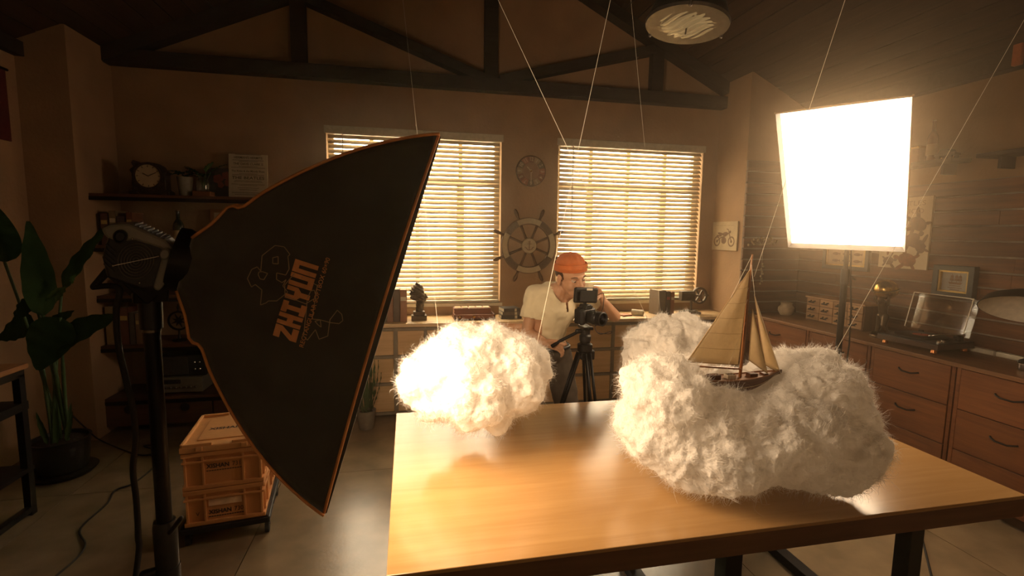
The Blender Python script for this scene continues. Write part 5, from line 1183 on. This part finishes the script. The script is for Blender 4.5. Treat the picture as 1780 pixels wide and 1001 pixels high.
# ------------------------------------------------------------------ on the counter under the windows
CZ = .82; xk = -.235
for k, (w_, h_, c, n_, bd) in enumerate(((.055, .285, (.14, .10, .06), 'olive-brown', 'cream'), (.052, .28, (.28, .12, .06), 'orange-brown', 'red'), (.055, .285, (.10, .06, .04), 'dark brown', None), (.058, .28, (.32, .13, .06), 'wide rust', 'cream'))):
    book('%s book in the row beside the carved head' % n_, xk+w_/2, 4.46, CZ, w_, .20, h_, c, group='books left of the carved head', band=bd); xk += w_+.002
bs = thing('carved_head', 'dark carved head sculpture on a stepped plinth on the counter', 'sculpture', (.097, 4.45, CZ)); bc = Vector((.097, 4.45, CZ))
MB().box(bc+Vector((0, 0, .022)), (.135, .11, .044)).build('plinth', bronze, bs, bevel=.004); MB().box(bc+Vector((0, 0, .060)), (.10, .085, .034)).build('plinth_step', bronze, bs, bevel=.004)
m = MB(); m.caps(bc+Vector((.0, 0, .06)), bc+Vector((.01, 0, .15)), .032, .036); m.ell(bc+Vector((-.01, 0, .25)), (.058, .055, .085)); m.ell(bc+Vector((.02, -.02, .20)), (.04, .04, .055)); m.caps(bc+Vector((.055, -.03, .235)), bc+Vector((.066, -.035, .205)), .008, .012); m.ell(bc+Vector((-.04, .01, .24)), (.04, .045, .07)); m.caps(bc+Vector((.03, -.04, .18)), bc+Vector((.055, -.035, .18)), .010)
me = blob(m, .006, 2); vv = verts(me); me.vertices.foreach_get('normal', nn := np.empty(len(vv)*3, dtype=np.float32)); nn = nn.reshape(-1, 3)
for i in range(len(vv)): p = Vector(vv[i]); vv[i] += nn[i]*(.006*math.sin(p.z*190+p.x*120)*(1 if p.z > bc.z+.19 and p.x < bc.x+.02 else .3)+.004*noise.noise(p*60))
setverts(me, vv); me.materials.append(bronze); to_local(me, bs); link('head', me, bs, 'all')
ty_ = thing('wooden_tray', 'red-brown wooden compartment tray on the counter', 'tray', (.585, 4.46, CZ)); red_w = wood('red_wood', (.26, .09, .04), (.16, .055, .025), 0)
m = MB(); m.mm((.405, 4.36, CZ), (.775, 4.56, CZ+.012))
for y_ in (4.36, 4.55): m.mm((.405, y_, CZ), (.775, y_+.012, CZ+.05))
for x_ in (.405, .763): m.mm((x_, 4.36, CZ), (x_+.012, 4.56, CZ+.05))
m.build('tray_body', red_w, ty_, bevel=.002)
m = MB(); m.mm((.41, 4.44, CZ+.012), (.75, 4.55, CZ+.095)); m.build('inner_box', red_w, ty_, bevel=.003)
for k in range(5): MB().mm((.42+k*.066, 4.46, CZ+.095), (.475+k*.066, 4.54, CZ+.101)).build('divider', pine_m, ty_)
for x_ in (.45, .58): MB().lathe([(.012, 0), (.014, .01), (.008, .016)], 12, (x_, 4.36, CZ+.03), Matrix.Rotation(math.radians(90), 3, 'X')).build('knob', brass, ty_, smooth=True)
for k, (w_, c, n_) in enumerate(((.035, (.07, .055, .04), 'bottom dark'), (.03, (.13, .10, .07), 'middle grey-brown'), (.032, (.06, .05, .04), 'top black'))):
    book('%s book of the flat pile right of the wooden tray' % n_, .93-.004*k, 4.45, CZ+(0, .0355, .066)[k], w_, .15, .19-.015*k, c, rotz=.08*k, lie=True, group='flat pile of books', band='cream')
rl = thing('paper_roll', 'small white paper roll lying on the counter right of the person', 'roll', (2.20, 4.42, CZ+.03)); MB().cyl((2.155, 4.45, CZ+.03), (2.24, 4.38, CZ+.03), .029, n=20).build('paper', mat('white_paper', (.72, .66, .54), .8), rl, smooth=True); MB().cyl((2.151, 4.453, CZ+.03), (2.244, 4.377, CZ+.03), .010, n=14).build('core', mat('cardboard', (.3, .2, .1), .8), rl, smooth=True)
mg = thing('notepad', 'small pinkish notepad lying on the counter beside the paper roll', 'notepad', (2.08, 4.42, CZ)); MB().box((2.07, 4.42, CZ+.006), (.11, .08, .012), Matrix.Rotation(.3, 3, 'Z')).build('sheets', mat('pink_paper', (.50, .26, .16), .8), mg); MB().box((2.07, 4.42, CZ+.0125), (.112, .082, .001), Matrix.Rotation(.3, 3, 'Z')).build('cover', mat('pink_cover', (.55, .22, .13), .7), mg)
xk = 2.395
for k, (w_, h_, c, n_, bd) in enumerate(((.075, .245, (.17, .12, .08), 'thick grey-brown', None), (.045, .235, (.09, .055, .04), 'dark brown', 'red'), (.04, .23, (.30, .12, .06), 'rust red', 'cream'))):
    book('%s book standing before the right end of the right blind' % n_, xk+w_/2, 4.47, CZ, w_, .17, h_, c, rotz=.10, group='books before the right blind', band=bd); xk += w_+.004
fr_ = thing('film_reel_ornament', 'dark metal film projector ornament with a spoked reel on the counter', 'ornament', (2.80, 4.44, CZ)); dm = mat('worn_metal', (.12, .09, .06), .5, .5, var=.2)
TR = axes((2.80, 4.44, CZ), (1, 0, 0), (0, 0, 1), (0, -1, 0))
MB(TR).box((-.02, .012, 0), (.19, .024, .10)).build('base', dm, fr_, bevel=.004); MB(TR).box((-.02, .030, 0), (.13, .014, .07)).build('base_step', dm, fr_, bevel=.003)
MB(TR).cyl((-.01, .03, 0), (-.01, .14, 0), .011, n=12).build('column', dm, fr_, smooth=True); MB(TR).box((-.06, .185, 0), (.15, .095, .06)).build('projector_box', dm, fr_, bevel=.004)
MB(TR).prism([(x_+.075, y_+.185) for x_, y_ in ring2d(0, 0, .066, .085, n=32)], -.012, .012).build('reel_rim', dm, fr_)
for k in range(6): a = k*math.pi/3; MB(TR).beam((.075, .185, 0), (.075+.07*math.cos(a), .185+.07*math.sin(a), 0), .012, .016, (0, 0, 1)).build('reel_spoke', dm, fr_)
MB(TR).cyl((.075, .185, -.02), (.075, .185, .03), .018, n=14).build('reel_hub', dm, fr_, smooth=True); MB(TR).cyl((.155, .185, 0), (.175, .185, 0), .012, n=10).build('crank', dm, fr_, smooth=True)
# chair behind the left cloud
ch = thing('chair', 'brown rounded-back chair behind the left cloud', 'chair', (.70, 3.58, 0)); lea = mat('tan_leather', (.46, .22, .10), .45, var=.1)
MB().grid(lambda u, v: Vector((.70+(u-.5)*(.42+.02*v)*(1-.12*smooth01(.8, 1, v)), 3.40+.10*(2*u-1)**2+.05*(1-v), .52+.42*v+.02*math.sin(math.pi*u)*v)), 18, 10).build('backrest', lea, ch, smooth='all', solid=.022)
MB().box((.70, 3.62, .455), (.44, .42, .06)).build('seat', lea, ch, bevel=.02)
for x_ in (.52, .88):
    for y_ in (3.46, 3.79): MB().cyl((x_, y_, .43), (x_+(.03 if x_ > .7 else -.03), y_+(.03 if y_ > 3.6 else -.03), 0), .014, .010, 10).build('leg', black_metal, ch, smooth=True)
# ------------------------------------------------------------------ on the right-hand worktop
RZ = .856
va = thing('ceramic_pot', 'small pale ceramic pot in the back right corner of the worktop', 'pot', (3.56, 4.05, RZ)); MB().lathe([(.045, 0), (.05, .005), (.072, .045), (.07, .075), (.05, .095), (.048, .11), (.055, .122), (.048, .122), (.042, .105)], 26, (3.56, 4.05, RZ)).build('pot_body', mat('pale_ceramic', (.48, .38, .25), .5), va, smooth=True); MB().lathe([(.001, .10), (.043, .10), (.001, .104)], 18, (3.56, 4.05, RZ)).build('soil', soil, va)
cs = thing('chest_of_small_drawers', 'pale wooden chest of twelve small drawers on the worktop', 'chest', (3.66, 3.53, RZ)); cw = wood('chest_wood', (.36, .20, .095), (.26, .135, .06), 1, .5); y0, y1, x0 = 3.235, 3.825, 3.575
MB().mm((x0, y0, RZ), (3.77, y1, RZ+.212)).build('body', carcass_m, cs, bevel=.003)
MB().mm((x0-.012, y0-.008, RZ+.205), (3.775, y1+.008, RZ+.218)).build('top', cw, cs, bevel=.002)
for c in range(4):
    for r in range(3):
        ya, yb = y0+.012+c*.1425, y0+.012+(c+1)*.1425-.006; za = RZ+.012+r*.065; d = MB().mm((x0-.008, ya, za), (x0, yb, za+.060)).build('drawer', cw, cs, bevel=.0015)
        m = MB(); pull_handle(m, x0-.008, (ya+yb)/2, za+.032, .05); m.build('handle', black_metal, d, smooth=True)
# statue of a figure carrying a globe
SP = Vector((3.52, 3.03, RZ)); sa = thing('globe_statue', 'bronze statue of a standing figure carrying a golden globe', 'statue', SP); MB().lathe([(.07, 0), (.075, .008), (.072, .02), (.06, .028)], 24, SP).build('base', bronze, sa, smooth=True)
m = MB(); q = lambda x, y, z: SP+Vector((x, y, z))
m.caps(q(.0, .02, .16), q(.01, .035, .09), .026, .020); m.caps(q(.01, .035, .09), q(0, .04, .03), .020, .014); m.caps(q(0, -.02, .16), q(-.03, -.035, .095), .026, .020); m.caps(q(-.03, -.035, .095), q(-.0, -.05, .03), .020, .014)
m.caps(q(0, .04, .03), q(-.03, .045, .026), .012); m.caps(q(0, -.05, .03), q(-.03, -.05, .026), .012); m.caps(q(0, 0, .17), q(-.01, 0, .25), .027, .034); m.caps(q(-.02, 0, .26), q(-.035, 0, .285), .022, .024)
for s_ in (-1, 1): m.caps(q(-.01, s_*.035, .255), q(-.03, s_*.055, .295), .014, .011); m.caps(q(-.03, s_*.055, .295), q(.0, s_*.045, .335), .011, .008)
me = blob(m, .005, 2); me.materials.append(bronze); to_local(me, sa); link('figure', me, sa, 'all')
gb = MB().ell(q(.0, 0, .365), (.082, .082, .075), 28, 18).build('globe', brass, sa, smooth='all'); MB().tube([q(.085*math.cos(a), .085*math.sin(a), .365+.02*math.cos(a)) for a in [2*math.pi*i/32 for i in range(32)]], .003, 6, closed=True).build('band', bronze, gb, smooth='all')
# record player with its clear lid open
TT = Matrix.Translation((3.50, 2.70, RZ)) @ Matrix.Rotation(math.radians(4), 4, 'Z'); rp = thing('record_player', 'black record player on copper feet with its lid taken off', 'record player', mtx=TT)
MB(TT).box((0, 0, .045), (.34, .40, .035)).build('plinth', mat('walnut', (.06, .03, .018), .4), rp, bevel=.004); MB(TT).box((0, 0, .066), (.335, .395, .008)).build('deck', black_plastic, rp, bevel=.002)
for x_ in (-.14, .14):
    for y_ in (-.16, .16): MB(TT).lathe([(.014, 0), (.018, .006), (.014, .028)], 16, (x_, y_, 0)).build('foot', mat('copper', (.6, .25, .10), .3, 1.), rp, smooth=True)
pt_ = MB(TT).lathe([(.145, .07), (.15, .072), (.15, .082), (.145, .084), (.02, .084)], 36, (0, .02, 0)).build('platter', black_metal, rp, smooth=True); MB(TT).lathe([(.05, .0845), (.05, .0855), (.004, .0855)], 24, (0, .02, 0)).build('record_label', mat('label_red', (.4, .06, .02), .6), pt_); MB(TT).cyl((0, .02, .08), (0, .02, .095), .004, n=10).build('spindle', steel, pt_)
MB(TT).lathe([(.02, .07), (.022, .10), (.014, .11)], 16, (.10, -.15, 0)).build('arm_pivot', black_metal, rp, smooth=True); MB(TT).tube([(.12, -.17, .11), (.10, -.15, .112), (.0, -.10, .108), (-.05, -.06, .092)], [.009, .005, .004, .005], 8).build('tone_arm', steel, rp, smooth='all')
for k in range(2): MB(TT).lathe([(.012, .07), (.012, .085), (.009, .088)], 14, (-.12+.04*k, -.17, 0)).build('knob', steel, rp, smooth=True)
TLd = axes((3.73, 2.78, RZ+.09), (0, -1, 0), (.22, 0, .975), (-.975, 0, .22)); al = thing('acrylic_lid', 'clear acrylic record player lid standing open against the boards', 'lid', mtx=TLd)
MB(TLd).box((0, .12, 0), (.40, .26, .004)).build('sheet', acrylic, al)
for x_ in (-.2, .2): MB(TLd).box((x_, .12, .03), (.004, .26, .06)).build('side', acrylic, al); MB(TLd).box((x_, .12, .061), (.006, .262, .003)).build('edge', mat('acrylic_edge', (.62, .52, .36), .3), al)
MB(TLd).box((0, .25, .03), (.40, .004, .06)).build('side', acrylic, al); MB(TLd).box((0, .252, .061), (.405, .005, .003)).build('edge', mat('acrylic_edge', (.62, .52, .36), .3), al); MB(TLd).box((0, -.012, .03), (.40, .004, .06)).build('side', acrylic, al)
for x_ in (-.12, .12): MB(TLd).box((x_, -.06, .0), (.03, .09, .012)).build('hinge', black_metal, al)
wb_ = thing('white_bar', 'long white bar lying along the back of the worktop', 'bar', (3.73, 2.25, RZ)); MB().mm((3.70, 1.75, RZ), (3.745, 2.66, RZ+.032)).build('tube', mat('white_bar_paint', (.58, .52, .40), .4), wb_, bevel=.008); MB().mm((3.695, 2.645, RZ), (3.75, 2.675, RZ+.036)).build('end_cap', mat('end_cap_grey', (.30, .26, .2), .5), wb_, bevel=.004)
for k in range(3): MB().mm((3.698, 2.40-.22*k, RZ), (3.747, 2.412-.22*k, RZ+.034)).build('clip', lath_m, wb_)
tn = thing('metal_cup', 'small shiny metal cup on the worktop at the right edge', 'cup', (3.46, 2.10, RZ)); MB().lathe([(.022, 0), (.024, .003), (.026, .045), (.028, .047), (.024, .047), (.022, .01)], 20, (3.46, 2.10, RZ)).build('cup_body', steel, tn, smooth=True); MB().lathe([(.03, .047), (.034, .05), (.02, .065), (.006, .072)], 18, (3.46, 2.10, RZ)).build('lid', black_plastic, tn, smooth=True)
# task lamp with a wide shade reaching in from the right
lc = at(1792, 541, X=3.3); ax_ = Vector((-.38, -.18, -.90)).normalized(); LT = Matrix.Translation(lc) @ (-ax_).to_track_quat('Z', 'Y').to_matrix().to_4x4(); tl = thing('wide_lamp', 'wide black lamp shade with white inside at the right edge', 'lamp', mtx=LT)
MB(LT).lathe([(.215, 0), (.218, .003), (.19, .05), (.12, .085), (.05, .10), (.03, .105)], 40, cap=False).build('shade', black_metal, tl, smooth=True); MB(LT).lathe([(.213, .001), (.186, .046), (.116, .081), (.03, .099)][::-1], 40, cap=False).build('inner_shade', mat('enamel_white', (.62, .57, .47), .5), tl, smooth=True); MB(LT).lathe([(.03, .10), (.034, .11), (.03, .17), (.012, .18)], 18).build('lamp_cap', black_metal, tl, smooth=True)
MB(LT).ell((0, 0, .055), (.03, .03, .04)).build('bulb', mat('bulb_white', (.7, .65, .55), .3), tl, smooth='all')
tpc = LT @ Vector((0, 0, .18)); MB().tube(spline([tpc, tpc+Vector((.05, -.05, .12)), (3.55, 1.85, 1.62), (3.74, 1.85, 1.62)]), .010, 10).build('arm', black_metal, tl, smooth='all'); MB().mm((3.74, 1.80, 1.55), (3.79, 1.90, 1.69)).build('wall_bracket', black_metal, tl, bevel=.006)
# pictures on the boards
XW = XR-.034
def wallT(y, z, x=XW): return axes((x, y, z), (0, -1, 0), (0, 0, 1), (-1, 0, 0))
T = wallT(2.755, 1.305); o = thing('ship_picture', 'deep dark frame with gold slip and a sailing ship print on the boards', 'picture', mtx=T); fm_ = mat('frame_dark_teal', (.04, .045, .042), .5)
m = MB(T); w_, h_ = .27, .225
for x_ in (-1, 1): m.box((x_*(w_/2-.018), 0, .022), (.036, h_, .044))
for y_ in (-1, 1): m.box((0, y_*(h_/2-.018), .022), (w_-.07, .036, .044))
m.build('frame', fm_, o, bevel=.002); m = MB(T)
for x_ in (-1, 1): m.box((x_*(w_/2-.042), 0, .026), (.012, h_-.072, .02))
for y_ in (-1, 1): m.box((0, y_*(h_/2-.042), .026), (w_-.084, .012, .02))
m.build('gold_slip', gold, o); MB(T).box((0, 0, .010), (w_-.07, h_-.07, .008)).build('print_paper', mat('print_grey', (.30, .28, .24), .7, var=.15, scale=14), o)
m = MB(T); m.prism([(-.045, -.005), (.05, -.005), (.035, -.02), (-.035, -.02)], .014, .0148)
for x_ in (-.022, .008, .032): stroke(m, [(x_, -.005), (x_, .05)], .003, .014, .0148); m.prism([(x_-.014, .005), (x_+.012, .005), (x_+.010, .022), (x_-.012, .022)], .014, .0149); m.prism([(x_-.011, .025), (x_+.010, .025), (x_+.007, .042), (x_-.009, .042)], .014, .0149)
for z_, l in ((-.03, .035), (-.045, .045), (-.058, .03)): stroke(m, [(-l, z_), (l, z_)], .005, .014, .0148)
m.build('ship_print', sketch, o)
T = wallT(3.155, 1.645); o = thing('turtle_poster', 'tall cream poster of brown sea turtles on the boards behind the glowing softbox', 'poster', mtx=T); MB(T).box((0, 0, .008), (.39, .55, .016)).build('panel', paper, o, bevel=.002)
m = MB(T); text(m, 'TURTLES', .052, (.01, .225, .0165), (1, 0, 0), (0, 1, 0), sx=1.3); text(m, 'MEXICO', .052, (.01, .165, .0165), (1, 0, 0), (0, 1, 0), sx=1.3); m.build('lettering', mat('letter_tan', (.30, .22, .13), .8), o)
def turtle(m, x, y, s, rot):
    c, d = math.cos(rot), math.sin(rot); f = lambda a, b: (x+(a*c-b*d)*s, y+(a*d+b*c)*s)
    for (a, b), rx, ry, r0 in (((0, 0), .06, .042, 0), ((.075, .005), .02, .015, 0), ((.04, -.055), .048, .014, -.9), ((.03, .055), .04, .012, .8), ((-.05, -.035), .025, .010, .7), ((-.05, .035), .025, .010, -.7)):
        p = f(a, b); m.prism(disc2d(p[0], p[1], rx*s, ry*s, n=16, rot=rot+r0), .016, .0166)
for k, (x_, y_, s_, r0, mm_) in enumerate(((.10, .07, 1.15, 2.6, sketch), (.06, -.05, 1.1, .5, sketch), (.13, -.10, .9, 2.0, sketch), (.04, -.205, 1.2, 2.9, sketch2), (-.11, -.22, .75, .1, sketch), (-.10, .05, 1., 1.2, sketch), (-.12, -.09, 1., 2.2, sketch2))):
    m = MB(T); turtle(m, x_, y_, s_, r0); m.build('turtle_print', mm_, o)
T = wallT(3.665, 1.49); o = thing('fish_picture', 'dark framed print of fish behind the stand of the glowing softbox', 'picture', mtx=T); w_, h_ = .47, .34; m = MB(T)
for x_ in (-1, 1): m.box((x_*(w_/2-.018), 0, .014), (.036, h_, .028))
for y_ in (-1, 1): m.box((0, y_*(h_/2-.018), .014), (w_-.07, .036, .028))
m.build('frame', fm_, o, bevel=.002); m = MB(T)
for x_ in (-1, 1): m.box((x_*(w_/2-.042), 0, .016), (.012, h_-.072, .016))
for y_ in (-1, 1): m.box((0, y_*(h_/2-.042), .016), (w_-.084, .012, .016))
m.build('gold_slip', gold, o); MB(T).box((0, 0, .007), (w_-.07, h_-.07, .006)).build('print_paper', paper2, o)
for c in range(3):
    for r in range(4):
        m = MB(T); x_, y_ = -.11+.11*c, -.09+.06*r; m.prism(disc2d(x_, y_, .035, .013, n=14), .010, .0106); m.prism([(x_+.03, y_), (x_+.048, y_+.012), (x_+.048, y_-.012)], .010, .0106); m.build('fish_print', sketch, o)
# wall shelves with bottles
for lab, ya, yb in (('narrow dark wall shelf with bottles above the boards', 2.77, 3.52), ('narrow dark wall shelf at the right edge above the boards', 1.6, 2.62)):
    s_ = thing('wall_shelf', lab, 'shelf', (3.74, (ya+yb)/2, 2.13), 0, 'wall shelves above the boards'); MB().mm((3.66, ya, 2.135), (XR-.001, yb, 2.162)).build('board', truss_m, s_, bevel=.002)
    for y_ in (ya+.1, yb-.1): MB().mm((3.72, y_-.01, 2.06), (XR-.001, y_+.01, 2.135)).build('bracket', black_metal, s_)
bottle('tall amber bottle on the wall shelf', (3.75, 2.98, 2.162), .30, .032, amber_glass, group='bottles on the wall shelf'); bottle('pale stoppered bottle on the wall shelf next to the glowing softbox', (3.75, 3.20, 2.162), .27, .036, mat('pale_bottle', (.25, .2, .13), .25), group='bottles on the wall shelf')
o = thing('tea_tin', 'small square rust tin on the wall shelf', 'tin', (3.75, 3.08, 2.162)); MB().mm((3.72, 3.05, 2.162), (3.78, 3.11, 2.272)).build('tin_body', mat('rust_tin', (.22, .09, .05), .5, .4), o, bevel=.003); MB().mm((3.718, 3.048, 2.272), (3.782, 3.112, 2.29)).build('lid', brass, o, bevel=.002)
o = thing('model_car', 'small dark toy car on the wall shelf', 'toy car', (3.74, 2.86, 2.162)); m = MB(axes((3.71, 2.86, 2.174), (0, -1, 0), (0, 0, 1), (-1, 0, 0))); m.prism([(-.07, .012), (.07, .012), (.07, .03), (.045, .035), (.025, .058), (-.03, .058), (-.05, .035), (-.07, .032)], -.06, 0); m.build('body', black_plastic, o, bevel=.004)
for y_ in (2.82, 2.90):
    for x_ in (3.705, 3.765): MB().cyl((x_, y_, 2.177), (x_+.012, y_, 2.177), .015, n=14).build('wheel', black_rubber, o, smooth=True)
# dried flowers hung on the pier boards
db = thing('dried_bouquet', 'dried flower bunch hung on the boarded pier beside the boat mast', 'dried flowers', (3.33, 4.19, 1.52)); dry = mat('dried_straw', (.30, .21, .11), .9, var=.25); b0 = Vector((3.36, 4.19, 1.52))
for k in range(16):
    a = -1.2+2.9*k/16; l = .10+.05*((k*5) % 7)/7; e = b0+Vector((-l*math.sin(a)*1.2, -.015-.01*(k % 3), l*math.cos(a)*.55)); MB().cyl(b0, e, .0016, n=5).build('stalk', dry, db); MB().ell(e, (.010, .010, .014), 8, 6).build('flower_head', dry, db, smooth='all')
gs = thing('shell_garland', 'thin garland of small shells hanging on the boarded pier', 'garland', (3.37, 4.19, 1.14)); MB().cyl((3.375, 4.195, 1.48), (3.375, 4.195, 1.14), .0012, n=5).build('cord', string_m, gs)
for k in range(9): MB().ell((3.375+.012*math.sin(k*2.1), 4.188, 1.34-.024*k), (.011, .008, .012), 8, 6).build('shell', mat('shell', (.42, .33, .2), .6), gs, smooth='all')
oc = thing('orange_clip', 'orange plastic clamp hanging from the wall plate at the upper right edge', 'clamp', at(1770, 95, X=3.72)); p = at(1770, 95, X=3.72); MB().box(p, (.03, .05, .13)).build('jaw', mat('clip_orange', (.42, .11, .03), .5), oc, bevel=.006); MB().cyl(p+Vector((0, .0, .03)), p+Vector((.04, 0, .05)), .008, n=10).build('pin', black_metal, oc)
# ------------------------------------------------------------------ pendant lamp
pc = at(1194, 42, Z=2.58); axp = Vector((-.13, -.03, -.99)).normalized(); PT = Matrix.Translation(pc) @ (-axp).to_track_quat('Z', 'Y').to_matrix().to_4x4(); pd = thing('pendant_lamp', 'black industrial pendant lamp with a ribbed glass lens at the top of the picture', 'lamp', mtx=PT)
MB(PT).lathe([(.178, .0), (.182, .012), (.176, .04), (.150, .11), (.105, .17), (.07, .21), (.065, .30), (.03, .32)], 40).build('shade', black_metal, pd, smooth=True)
MB(PT).lathe([(.160, -.008), (.187, -.008), (.190, .006), (.182, .014), (.165, .010)], 40).build('rim_ring', steel_dark, pd, smooth=True)
def lens(u, v):
    a = 2*math.pi*u; r = .162*v; x, y = r*math.cos(a), r*math.sin(a); return Vector((x, y, -.002-.012*(1-v*v)+.004*math.sin(y*190+.8*math.sin(x*40))*(1-v**4)))
MB(PT).grid(lens, 40, 40).build('lens', mat('ribbed_lens', (.34, .32, .22), .16, spec=.8, coat=.6, var=.05), pd, smooth='all')
for k in range(3): a = 2*math.pi*k/3+.35; MB(PT).caps((.19*math.cos(a), .19*math.sin(a), -.012), (.197*math.cos(a), .197*math.sin(a), .03), .007).build('latch', steel_dark, pd, smooth='all')
tpz = PT @ Vector((0, 0, .32)); MB().cyl(tpz, (tpz.x, tpz.y, roof_z(tpz.x)), .006, n=8).build('rod', black_metal, pd, smooth=True)
MB(PT).caps((0, .0, -.022), (.0, 0, -.045), .004).build('pull_switch', steel_dark, pd, smooth='all')
MB().tube(spline([PT @ Vector((-.10, 0, .19)), tpz+Vector((-.16, 0, .12)), tpz+Vector((-.12, .05, .35)), (tpz.x, tpz.y, roof_z(tpz.x)-.01)]), .004, 6).build('flex', black_rubber, pd, smooth='all')
# ------------------------------------------------------------------ haze in the room air
hz = bpy.data.materials.new('haze'); hz.use_nodes = True; N, L = hz.node_tree.nodes, hz.node_tree.links
N.remove(N['Principled BSDF']); vs_ = N.new('ShaderNodeVolumeScatter'); vs_.inputs['Color'].default_value = (1, .82, .58, 1); vs_.inputs['Density'].default_value = HAZE; vs_.inputs['Anisotropy'].default_value = .9
L.new(vs_.outputs[0], N['Material Output'].inputs['Volume'])
hm = MB().mm((XL+.004, YF+.004, .004), (XR-.004, YB-.004, 2.8))
ho = hm.build('haze', hz); tag(ho, 'thin warm haze filling the air of the room', 'haze', kind='stuff')
